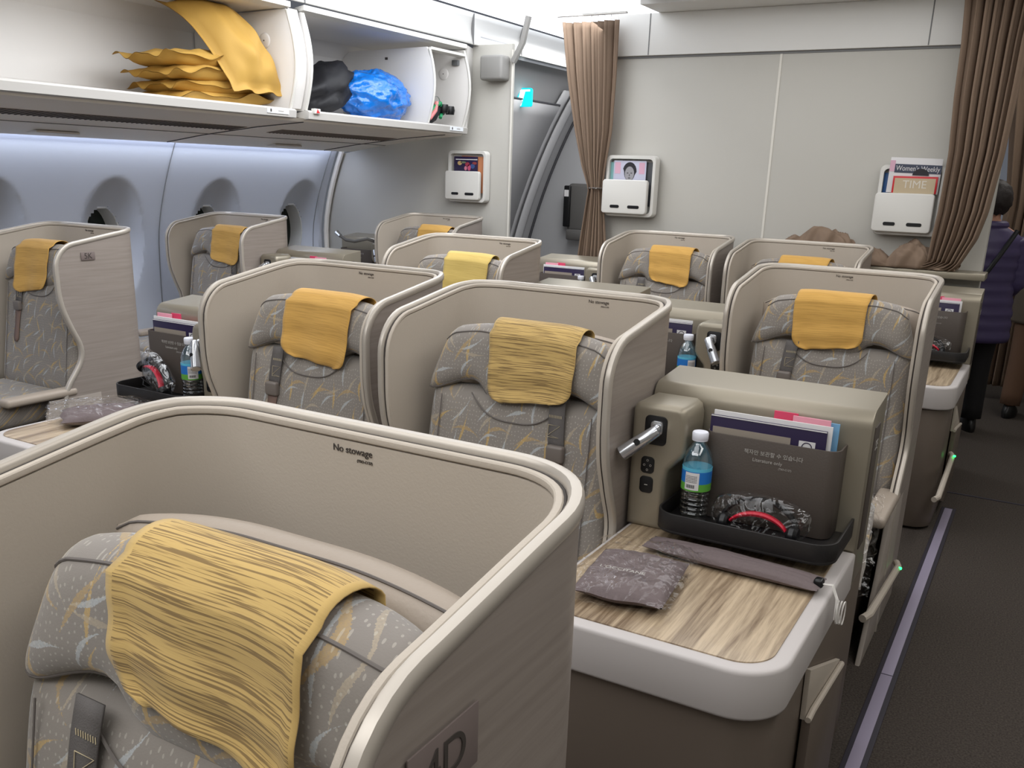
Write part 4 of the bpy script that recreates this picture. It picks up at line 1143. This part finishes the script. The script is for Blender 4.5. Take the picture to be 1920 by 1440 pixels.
c2 = curtain('curtain', 'long brown pleated curtain sweeping down at the right of the bulkhead', 5.24,
        [(1.085, -.70, -.44, .02), (1.12, -.56, -.41, 0), (1.25, -.555, -.352, 0), (1.38, -.545, -.325, 0), (1.66, -.54, -.30, 0), (1.92, -.555, -.29, 0), (2.16, -.56, -.285, 0), (2.38, -.575, -.27, 0)], 7, .03, M['curtain'], zmax=2.38, seed=4, fine=.8)
c3 = curtain('curtain', 'far brown curtain at the right edge, beyond the person in purple', 7.58,
        [(.1, -.40, .05, 0), (1.4, -.36, .0, 0), (2.5, -.49, .1, 0)], 7, .03, M['curtain'], zmax=2.5, seed=2)
# crumpled fabric resting on the ledge behind the bulkhead seats
struct(MB().box(-1.48, -.28, 5.215, BY, 1.05, 1.085, .004).build('trim_ledge', M['champ']))
def heap():
    mb = MB()
    def f(a, b):
        x = -1.40 + .98 * a; 
        env = lerp_tab([(0, 0), (.04, .06), (.14, .12), (.28, .175), (.42, .15), (.50, .07), (.56, .10), (.60, .085), (.66, .03), (.70, .11), (.76, .135), (.84, .12), (.90, .05), (.95, .035), (1, .03)], a)
        th = b * PI; n1 = noise.noise(Vector((a * 11, b * 3, 1))); n2 = 1 - abs(noise.noise(Vector((a * 10 + b * 4, b * 3, 7)))) * 2.6
        n3 = 1 - abs(noise.noise(Vector((a * 31 - b * 9, b * 7, 3)))) * 3
        h = env * (.86 + .20 * n1 + .17 * n2) + .010 * math.sin(a * 46 + b * 7) * math.sin(th)
        return (x + .02 * n1, 5.30 - .075 * math.cos(th) * (1 + .2 * n1) + .012 * math.sin(a * 60 - b * 9), 1.088 + h * math.sin(th) ** .8)
    mb.grid(f, 220, 40)
    o = mb.build('fabric_bundle', M['curtain'], None, auto=None); md = o.modifiers.new('t', 'SOLIDIFY'); md.thickness = .003; md.offset = 1
    return tag(o, 'crumpled brown fabric heaped behind the seats against the bulkhead', 'fabric')
heap()

# ================================================================== DOORWAY FITTINGS
ex = thing('exit_sign', 'lit cyan and white exit sign hanging in the doorway', 'sign', (-4.01, 7.0, 2.02))
MB().prism(rrect(-.135, .105, 0, .145, .02), 'y', -.012, .012, .002).build('sign_panel', mat('sign_cyan', (0, 186, 200), .5, emit=.9), ex)
mb = MB(); mb.prism([(-.035, .008), (.010, .008), (.045, .118), (.0, .118)], 'y', -.0145, -.0125); mb.box(-.12, .09, -.0145, -.0125, .118, .132)
mb.build('pictogram', mat('sign_white', (240, 252, 255), .5, emit=1.3), ex, smooth=False)
MB().box(-.01, .01, -.006, .006, .145, .33).build('sign_bracket', M['doorgrey'], ex)
for i, (xx, yy, lab) in enumerate(((-4.05, 7.41, 'left round downlight in the lowered doorway ceiling'), (-4.04, 7.76, 'right round downlight nearer the curtain in the doorway ceiling'))):
    t = thing('downlight', lab, 'ceiling light', (xx, yy, 2.358), group='doorway downlights')
    MB().lathe([(.045, -.004), (.052, -.004), (.054, 0), (.045, 0)], 24).build('bezel', M['white'], t)
    MB().lathe([(0, -.003), (.045, -.003)], 24).build('lens', mat('downlight_lens', (255, 250, 240), .5, emit=8), t)
js = thing('jump_seat', 'grey folded crew seat against the aft wall, left of the curtain', 'seat', (-3.93, 8.14, .90))
MB().box(-.17, .17, -.03, .045, .08, .52, .03, seg=3).build('back_pad', M['jump'], js)
MB().box(-.20, -.13, -.06, -.032, .12, .50, .012, seg=3).build('side_frame', M['black'], js)
MB().box(-.15, .17, -.09, -.032, .0, .10, .02).build('seat_pad', M['jump'], js)
MB().box(-.19, -.145, -.064, -.0605, .40, .46).build('instruction_tag', M['paper'], js, smooth=False)

struct(MB().tube([(-3.30, 5.83, 2.50), (-3.34, 5.83, 2.34), (-3.41, 5.83, 2.22)], .022, 8).build('trim_curtain_track_end', MATS['bracket_grey']))
# ================================================================== FLOOR PATH STRIP
st = thing('floor_path_strip', 'pale lilac photoluminescent strip along the aisle seats', 'floor strip')
MB().box(-.262, -.198, -1.0, 4.72, .0005, .005, .001).build('strip_bed', M['stripedge'], st)
MB().box(-.248, -.213, -1.0, 2.86, .005, .0075, .001).build('glow_strip', M['strip'], st)
MB().box(-.248, -.213, 2.865, 4.70, .005, .0075, .001).build('glow_strip', M['strip'], st)
# cream bars standing in for lit drawer edges, each with a green light
for i, (y0, z0, y1, z1, xx, lab) in enumerate(((2.66, .27, 3.40, .18, -.305, 'cream bar standing for a lit edge, with green light, on the aisle seat side'), (4.05, .24, 4.62, .30, -.26, 'cream bar standing for a lit edge, with green light, on the far right console side'))):
    t = thing('lit_edge_bar', lab, 'lit edge bar', (xx, 0, 0), group='lit edge bars')
    MB().tube([(.0, y0, z0), (.012, y0 + .04, z0), (.012, y1 - .04, z1), (.0, y1, z1)], .012, 10).build('bar', M['liner'], t)
    MB().lathe([(0, -.005), (.006, -.003), (.006, .003), (0, .005)], 8, (.022, y1 - .08, z1 + .012)).build('green_light', M['led'], t)

# ================================================================== ITEMS ON THE CONSOLES
def at(nm, x, y, z):
    h = {'5E': 1, '5F': -1, '6D': -1, '6G': 1, '7E': 1, '7F': -1, '6K': 1, '7K': -1}[nm]; l = consoles[nm].location
    return (l.x + h * x * consoles[nm].scale.x, l.y + y, z), h
PL = {'5E': 'the nearest console', '5F': 'the console left of the middle pair', '6D': 'the console behind the middle seat', '7E': 'the far right aisle console',
      '7F': 'the far console before the left curtain', '6K': 'the console at the window side'}
def brochure(nm, x, wd, z1, y, m, lab, name='brochure', z0=.716, extra=None):
    (px_, py_, _), h = at(nm, x, y, 0)
    o = MB().box(-wd / 2, wd / 2, -.0018, .0018, z0, z1, .0006).build(name, m); o.location = (px_, py_, 0); o.scale.x = consoles[nm].scale.x
    tag(o, lab + ' at ' + PL[nm], 'brochure', 'brochures in the console pockets')
    if extra: extra(o, h)
    return o
def navy_extra(o, h):
    MB().box(-.128, .056, -.0030, -.0018, .80, .938).build('taupe_panel', M['taupe'], o, smooth=False)
    MB().box(-.134, .134, -.0030, -.0018, .9625, .965).build('white_edge', M['paper'], o, smooth=False)
    b_ = MB().box(.075, .112, -.0030, -.0018, .918, .936).build('emblem_panel', M['paper'], o, smooth=False)
    MB().tube([(.0935 + .011 * math.cos(t * PI / 8), -.0032, .922 + .011 * math.sin(t * PI / 8)) for t in range(16)], .0012, 5, closed=True).build('emblem_ring', M['navy'], b_)
for nm in ('5E', '5F', '6D', '7E', '7F', '6K'):
    brochure(nm, .312, .27, .966, -.262, M['navy'], 'navy folder with taupe panel', extra=navy_extra)
    brochure(nm, .318, .275, .975, -.251, M['paper'], 'white sleeve behind the navy folder', name='leaflet')
    if nm != '6D':
        brochure(nm, .405, .085, .986, -.240, M['pink'], 'pink leaflet', name='leaflet')
        brochure(nm, .345, .055, .990, -.234, M['rose'], 'small rose red leaflet', name='leaflet')
    if nm in ('5E',):
        brochure(nm, .435, .06, .978, -.226, M['cyan'], 'pale blue leaflet', name='leaflet')

LABEL_BLUE = mat('label_blue', (30, 110, 190), .4); LABEL_GREEN = mat('label_green', (90, 160, 60), .4); LABEL_SKY = mat('label_sky', (90, 180, 210), .4)
def build_bottle(label):
    r = thing('water_bottle', label, 'bottle', group='water bottles')
    prof = [(0, .001), (.020, .0), (.027, .004), (.029, .012)]
    for k in range(5):
        z = .018 + k * .013; prof += [(.0305, z), (.0305, z + .006), (.0275, z + .009), (.0305, z + .012)]
    prof += [(.031, .086), (.031, .150), (.0305, .165), (.027, .182), (.019, .198), (.0135, .206), (.0125, .214), (.0125, .220), (0, .220)]
    MB().lathe(prof, 32).build('bottle_body', M['pet'], r)
    MB().lathe([(0, .214), (.0165, .214), (.0165, .217), (.0172, .218), (.0172, .233), (.0155, .236), (0, .236)], 28).build('cap', M['cap'], r)
    lb = MB().lathe([(.0316, .086), (.0316, .106)], 32).build('label_grass_band', LABEL_GREEN, r)
    MB().lathe([(.0316, .106), (.0316, .138)], 32).build('label_blue_band', LABEL_BLUE, r)
    MB().lathe([(.0316, .138), (.0316, .146)], 32).build('label_top_band', LABEL_SKY, r)
    mb = MB()
    def arc(u, v): a = math.radians(-118 + 56 * u); return (.0319 * math.cos(a), .0319 * math.sin(a), .090 + .046 * v)
    mb.grid(arc, 8, 1); pn = mb.build('label_white_panel', M['paper'], r)
    mb = MB()
    for k in range(14):
        a = math.radians(-110 + 2.4 * k + (k % 3) * .5); mb.box(-.0004, .0004, -.0001, .0001, .095, .104, T=Matrix.Translation((.0321 * math.cos(a), .0321 * math.sin(a), 0)) @ Matrix.Rotation(a + PI / 2, 4, 'Z'))
    for k in range(5):
        for q in range(7):
            a = math.radians(-112 + 6.5 * q); mb.box(-.0014, .0014, -.0001, .0001, .110 + k * .004, .1114 + k * .004, T=Matrix.Translation((.0321 * math.cos(a), .0321 * math.sin(a), 0)) @ Matrix.Rotation(a + PI / 2, 4, 'Z'))
    mb.build('barcode', MATS['print_dark_grey'], pn, smooth=False)
    return r
bt = build_bottle('clear water bottle, white cap and blue label, in the nearest console tray')
bt.location = at('5E', .171, -.313, .7125)[0]; bt.scale = (1.12, 1.12, .93)
for nm, lab in (('5F', 'water bottle partly behind the reading lamp left of the middle pair'), ('6D', 'water bottle seen between the middle seat and the second lamp'), ('7F', 'small distant water bottle of which only the white cap shows')):
    dup(bt, at(nm, .171, -.313, .7125)[0], lab, rz=math.radians(55))

def build_headset(label):
    r = thing('headset', label, 'headset', group='wrapped headsets')
    # headband arc lying back against the pocket
    pts = [(.085 * math.cos(t * PI / 16), .004 * math.sin(t * PI / 8), .012 + .078 * math.sin(t * PI / 16)) for t in range(17)]
    mb = MB()
    def band(u, v):
        t = u * PI; a = v * 2 * PI; rr = .010 + .005 * math.sin(t)
        c = (.088 * math.cos(t), 0, .018 + .068 * math.sin(t))
        return (c[0] + math.cos(a) * .006 * math.cos(t), c[1] + math.sin(a) * rr * 1.1, c[2] + math.cos(a) * .006 * math.sin(t))
    mb.grid(band, 30, 10, cv=True).build('headband', M['black'], r)
    mb = MB()
    def band2(u, v):
        t = .15 * PI + u * .7 * PI; a = v * 2 * PI
        c = (.072 * math.cos(t), -.008, .004 + .048 * math.sin(t))
        return (c[0] + math.cos(a) * .003 * math.cos(t), c[1] + math.sin(a) * .012, c[2] + math.cos(a) * .007 * math.sin(t))
    mb.grid(band2, 24, 8, cv=True).build('red_lining', M['red'], r)
    for sx in (-1, 1):
        T = Matrix.Translation((sx * .080, -.006, .020)) @ Matrix.Rotation(sx * PI / 2, 4, 'Y') @ Matrix.Scale(.85, 4, (1, 0, 0))
        MB().lathe([(0, -.012), (.022, -.012), (.027, -.006), (.027, .004), (.020, .012), (0, .012)], 20, T=T).build('ear_cup', M['black'], r)
    MB().tube([(-.02, -.03, .004), (.01, -.045, .003), (.04, -.03, .004), (.02, -.02, .006), (-.03, -.035, .004)], .0016, 6).build('cable', M['black'], r)
    # crinkled bag
    mb = MB()
    def bag(u, v):
        th = u * 2 * PI; p = v * PI
        n1 = noise.noise(Vector((math.cos(th) * 2.2, math.sin(th) * 2.2, v * 5)))
        k = 1 + .13 * n1
        return (.112 * math.cos(p) * -1 * (1 + .05 * n1), .032 * math.sin(p) ** .8 * math.cos(th) * k, .047 + (.052 * math.sin(th) * math.sin(p) ** .6) * k)
    mb.grid(bag, 30, 30, cu=True).build('plastic_bag', M['film2'], r, auto=None)
    return r
hs = build_headset('black and red headset in clear plastic bag in the nearest tray')
hs.location = at('5E', .335, -.340, .714)[0]; hs.rotation_euler = (math.radians(-12), 0, 0)
h2 = dup(hs, at('5F', .37, -.335, .705)[0], 'wrapped black headset leaning out of the tray left of the middle pair'); h2.rotation_euler = (math.radians(-10), math.radians(26), math.radians(-15)); h2.location.z = .752
h3 = dup(hs, at('7E', .33, -.335, .716)[0], 'wrapped headset in the tray of the far right aisle console'); h3.rotation_euler = (math.radians(-12), 0, 0)

def soft_pack(L, W_, H_, sd, wav=.006, nu=34, nv=26, pw=3.2):
    mb = MB()
    for sg in (-1, 1):
        def f(a, b, sg=sg):
            u, v = a * 2 - 1, b * 2 - 1; p = max(0, (1 - abs(u) ** pw) * (1 - abs(v) ** pw)) ** .5
            n1 = noise.noise(Vector((u * 3 + sd, v * 3, sg))); n2 = noise.noise(Vector((u * 7, v * 7 + sd, sg)))
            z = H_ / 2 + sg * H_ / 2 * p * (1 + (.22 * n1 + .12 * n2) * (1 if sg > 0 else 0))
            return (u * L / 2 * (1 + .03 * n1), v * W_ / 2 * (1 + .04 * math.sin(u * 5 + sd)), z)
        mb.grid(f, nu, nv)
    return mb
def film_wrap(L, W_, H_, sd):
    mb = MB()
    for sg in (-1, 1):
        def f(a, b, sg=sg):
            u, v = a * 2 - 1, b * 2 - 1; p = max(0, (1 - (abs(u) * .98) ** 3) * (1 - (abs(v) * .98) ** 3)) ** .5
            n1 = noise.noise(Vector((u * 5 + sd, v * 5, sg))); n2 = 1 - 2.5 * abs(noise.noise(Vector((u * 8, v * 8 + sd, sg))))
            z = H_ / 2 + sg * H_ / 2 * p + (.004 * n1 + .004 * n2 if sg > 0 else 0) + .002
            e = sm(.8, 1, max(abs(u), abs(v)))
            return (u * L / 2 * (1 + .06 * n1 * e), v * W_ / 2 * (1 + .05 * n2 * e), max(.001, z + .006 * n1 * e))
        mb.grid(f, 44, 44)
    return mb
def build_kit(label, loc, rz, L=.17, W_=.19, txt=True):
    r = thing('amenity_pouch', label, 'pouch', loc, rz, 'wrapped cloth pouches')
    p = soft_pack(L, W_, .045, 2).build('pouch', M['pouch'], r, merge=1e-5, auto=None)
    if txt: text('printed_name', "L'OCCITANE", .017, (-.01, -.045, .0545), (0.02, 0, 0), M['greylight'], p)
    film_wrap(L + .045, W_ + .075, .064, 5).build('plastic_wrap', M['film'], r, auto=None)
    return r
build_kit('grey brown cloth pouch in clear plastic on the nearest wood-topped table', (-.652, 1.672, .6715), math.radians(7), .19, .24)
build_kit('grey brown cloth pouch in clear plastic on the table at the left', (-2.64, 1.875, .6715), math.radians(-35), .18, .24, False)
# slipper bag under the tray, its cord hanging over the edge
sb = thing('slipper_bag', 'long dark grey drawstring bag lying below the nearest tray', 'bag', (-.505, 1.885, .6715), math.radians(-3))
soft_pack(.40, .078, .030, 9, pw=2.6).build('bag_body', M['pouch'], sb, auto=None)
MB().box(.185, .205, -.014, .010, .010, .030, .006, seg=3).build('cord_lock', M['black'], sb)
for k in range(3):
    MB().tube([(.243 + .004 * k, -.015 + .010 * k + (.010 + .003 * k) * math.cos(t * PI / 8), -.030 - .004 * k + .026 * math.sin(t * PI / 8)) for t in range(16)], .0015, 6, closed=True).build('cord_loop', M['cord'], sb)
for k in range(3):
    a = .004 + .004 * k
    MB().tube([(.20, -.006, .02), (.225, -.012 + .004 * k, .024), (.238 + .002 * k, -.02, .0), (.240 + .003 * k, -.026 + a * .4, -.040 - a), (.241 + .003 * k, -.006 + a, -.050 - a), (.236, .004, -.01), (.222, .0, .02), (.20, -.002, .02)], .0013, 6).build('cord', M['cord'], sb)
# wrapped cushion on the aisle seat
cu = thing('wrapped_cushion', 'patterned cushion in clear plastic on the aisle seat at the right', 'cushion', (-.50, 2.62, .545), math.radians(6))
c_ = soft_pack(.36, .42, .10, 4, pw=2.6).build('cushion', M['fabric'], cu, auto=None)
film_wrap(.40, .47, .11, 3).build('plastic_wrap', M['film'], cu, auto=None)
cu.location = (-.50, 2.66, .455); cu.rotation_euler = (math.radians(16), 0, math.radians(6))
# bendable lamp at the far window seat
fl = thing('flexible_reading_lamp', 'thin bent reading lamp beside the most distant seat', 'lamp', (0, 0, 0))
MB().tube([(-4.16, 5.33, .985), (-4.22, 5.24, 1.02), (-4.30, 5.2, 1.00), (-4.38, 5.2, 1.005), (-4.43, 5.2, 1.03)], .011, 8).build('stem', M['jump'], fl)
MB().tube([(-4.43, 5.2, 1.03), (-4.465, 5.2, 1.055)], [.014, .018], 10).build('lamp_head', M['silver'], fl)

# ================================================================== PEOPLE
def skin_body(name, verts, edges, radii, m, sub=2):
    me = bpy.data.meshes.new(name); me.from_pydata(verts, edges, [])
    o = bpy.data.objects.new(name, me); COL.objects.link(o)
    o.modifiers.new('skin', 'SKIN'); sd = o.modifiers.new('sub', 'SUBSURF'); sd.levels = sub; sd.render_levels = sub
    for i, r in enumerate(radii):
        v = me.skin_vertices[0].data[i]; v.radius = (r, r) if not isinstance(r, tuple) else r
    me.skin_vertices[0].data[0].use_root = True
    dg = bpy.context.evaluated_depsgraph_get(); dg.update()
    ev = bpy.data.meshes.new_from_object(o.evaluated_get(dg)); bpy.data.objects.remove(o)
    ev.materials.clear()
    return link(name, ev, m)
def build_person(label, loc, rz, H_, coat, trou, hem, stride, lean=0.0, arm_fwd=.18, hairm='hair', puffer=False, strap=False, bare=None):
    k = H_ / 1.6
    st = stride
    V = [(0, 0, .88), (0, .01, 1.02), (0, .02 + lean * .3, 1.20), (0, .02 + lean * .6, 1.31), (0, .0 + lean, 1.39), (0, -.01 + lean, 1.45), (0, -.015 + lean, 1.52),   # 0-6
         (-.085, 0, .85), (-.095, -st * .5, .47), (-.10, -st * .6 + .03, .09), (-.10, -st * .6 - .09, .035),                                       # 7-10
         (.085, 0, .85), (.095, st * .5 - .01, .47), (.10, st * .7 + .03, .09), (.10, st * .7 - .09, .035)]                                            # 11-14
    E = [(0, 1), (1, 2), (2, 3), (3, 4), (4, 5), (5, 6), (0, 7), (7, 8), (8, 9), (9, 10), (0, 11), (11, 12), (12, 13), (13, 14)]
    R = [(.13, .10), (.125, .095), (.14, .10), (.11, .08), .045, .075, .085, .085, .058, .040, .030, .085, .058, .040, .030]
    for sx in (-1, 1):
        b0 = len(V); y0 = lean * .6
        V += [(sx * .16, y0 + .01, 1.27), (sx * .20, y0 + .0, 1.02), (sx * .17, y0 - arm_fwd, .88), (sx * .155, y0 - arm_fwd - .055, .85)]
        E += [(3, b0), (b0, b0 + 1), (b0 + 1, b0 + 2), (b0 + 2, b0 + 3)]; R += [.055, .042, .030, .030]
        for f_, (dx, dy, dz) in enumerate(((-.022, -.075, -.01), (-.008, -.085, -.02), (.006, -.08, -.025), (.02, -.065, -.028))):
            q = len(V); V += [(V[b0 + 3][0] + dx, V[b0 + 3][1] - .03, V[b0 + 3][2] + dz * .4), (V[b0 + 3][0] + dx * 1.1, V[b0 + 3][1] + dy, V[b0 + 3][2] + dz)]
            E += [(b0 + 3, q), (q, q + 1)]; R += [.009, .007]
        q = len(V); V += [(V[b0 + 3][0] - sx * .035, V[b0 + 3][1] - .02, V[b0 + 3][2] + .01)]; E += [(b0 + 2, q)]; R += [.009]
    V = [(x * k, y * k, z * k) for x, y, z in V]; R = [tuple(a * k for a in r) if isinstance(r, tuple) else r * k for r in R]
    body = skin_body('person', V, E, R, M['skin']); body.location = loc; body.rotation_euler = (0, 0, rz)
    tag(body, label, 'person')
    # face: nose, ears
    mb = MB(); hy, hz = (-.015 + lean) * k, 1.50 * k
    mb.loft([((0, hy - .083 * k, hz - .005), .010, .008), ((0, hy - .098 * k, hz - .025), .014, .012), ((0, hy - .08 * k, hz - .035), .010, .006)], 10)
    mb.build('nose', M['skin'], body)
    for sx in (-1, 1):
        mb = MB(); mb.loft([((sx * .084 * k, hy + .005, hz - .03), .006, .012), ((sx * .090 * k, hy + .008, hz), .008, .018), ((sx * .084 * k, hy + .008, hz + .025), .005, .014)], 10); mb.build('ear', M['skin'], body)
        mb = MB(); mb.lathe([(0, -.008), (.008, 0), (0, .008)], 10, (sx * .032 * k, hy - .080 * k, hz + .005)); mb.build('eye', M['black'], body)
    mb = MB(); mb.loft([((0, hy - .085 * k, hz - .055), .018, .004), ((0, hy - .085 * k, hz - .049), .020, .005)], 10); mb.build('mouth', MATS['strap_pink'], body)
    # hair
    mb = MB()
    def hf(u, v):
        th = u * 2 * PI; p = v * .78 * PI; fr = max(0, -math.sin(th)) 
        lo = p * (1 - .38 * fr * (v > .2))
        d = Vector((math.cos(th) * math.sin(lo), math.sin(th) * math.sin(lo), math.cos(lo)))
        r = .113 * k * (1 + .10 * noise.noise(d * 5) + .05 * noise.noise(d * 13))
        return (d.x * r * .95, hy + .008 + d.y * r * 1.02, hz + .012 + d.z * r * 1.05)
    mb.grid(hf, 30, 16, cu=True); mb.build('hair', M[hairm], body, auto=None)
    # coat: torso and sleeves in one garment
    mb = MB(); rings = []
    nz = 34
    for i in range(nz + 1):
        t = i / nz; z = hem + (1.36 - hem) * t
        wx = lerp_tab([(hem, .235), (.8, .225), (1.0, .20), (1.2, .215), (1.29, .20), (1.33, .12), (1.36, .07)], z)
        wy = lerp_tab([(hem, .165), (.8, .16), (1.0, .145), (1.2, .14), (1.3, .11), (1.36, .07)], z)
        if puffer: g = .012 * abs(math.sin((z - hem) * PI / .075)); wx += g; wy += g
        yy = lean * sm(.8, 1.35, z)
        rings.append(((0, yy * k, z * k), wx * k, wy * k))
    mb.loft(rings, 26)
    ct = mb.build('coat', M[coat], body, auto=None)
    for sx in (-1, 1):
        pa = [Vector((sx * .165, lean * .6 + .01, 1.27)), Vector((sx * .205, lean * .6 + .005, 1.14)), Vector((sx * .215, lean * .6, 1.0)), Vector((sx * .185, lean * .6 - arm_fwd * .9, .885))]
        pts = []; rs = []
        for a, b_ in zip(pa, pa[1:]):
            for j in range(8):
                t = j / 8; pts.append((a.lerp(b_, t)) * k)
        n = len(pts)
        for j in range(n): rs.append((.072 - .020 * j / n + (.007 * abs(math.sin(j * 1.1)) if puffer else 0)) * k)
        MB().tube(pts, rs, 14).build('sleeve', M[coat], ct, auto=None)
    MB().tube([(.085 * k * math.cos(t * PI / 10), (lean + .0 + .075 * math.sin(t * PI / 10)) * k, 1.355 * k) for t in range(20)], .028 * k, 10, closed=True).build('collar', M[coat], ct)
    if strap:
        MB().tube([((-.13 + .30 * t / 14) * k, (lean * sm(.8, 1.3, 1.34 - .6 * t / 14) + .125 + .03 * math.sin(t * PI / 14)) * k, (1.33 - .55 * t / 14) * k) for t in range(15)], .014, 8).build('shoulder_strap', M['black'], ct)
    # trousers and shoes
    for s_, (hx, kx, fx) in enumerate(((7, 8, 9), (11, 12, 13))):
        a, b_, c = Vector(V[hx]), Vector(V[kx]), Vector(V[fx])
        pts = [a + Vector((0, 0, .02))] + [a.lerp(b_, t / 5) for t in range(1, 6)] + [b_.lerp(c, t / 5) for t in range(1, 6)]
        rs = [.105, .102, .098, .09, .084, .078, .074, .072, .070, .068, .066]
        MB().tube(pts, [r * k for r in rs], 16).build('trouser_leg', M[trou], body, auto=None)
        fc = c
        MB().loft([((fc.x, fc.y - .05, .0), .042, .115), ((fc.x, fc.y - .05, .03), .045, .12), ((fc.x, fc.y - .03, .065), .040, .085), ((fc.x, fc.y + .0, .085), .034, .04)], 18).build('shoe', M['shoe'], body)
    return body
build_person('person in a purple quilted coat and black trousers, seen from behind in the aisle', (-.375, 6.40, 0), math.radians(200), 1.52, 'coat', 'trousers', .62, .06, 0.02, puffer=True, strap=True)
build_person('person in an olive coat and brown trousers, cut by the right edge', (.03, 7.12, 0), math.radians(170), 1.55, 'olive', 'browntr', .66, .16)
# galley corner seen between the curtain and the heads
gl = thing('galley_unit', 'white lit galley corner seen past the right curtain', 'galley', (-.60, 8.55, 0))
MB().box(-.25, .10, -.30, 0, 0, 1.35, .01).build('counter', MATS['galley_front'], gl)
MB().box(-.25, .10, -.25, 0, 1.70, 2.3, .01).build('upper_cabinet', M['wallcream'], gl)
MB().box(-.05, .05, -.28, -.26, 1.38, 1.62, .004).build('notice_card', mat('card_bright', (230, 230, 240), .4), gl)
MB().box(.06, .12, -.32, -.26, 0, 2.3, .005).build('door_post', M['wallcream'], gl)
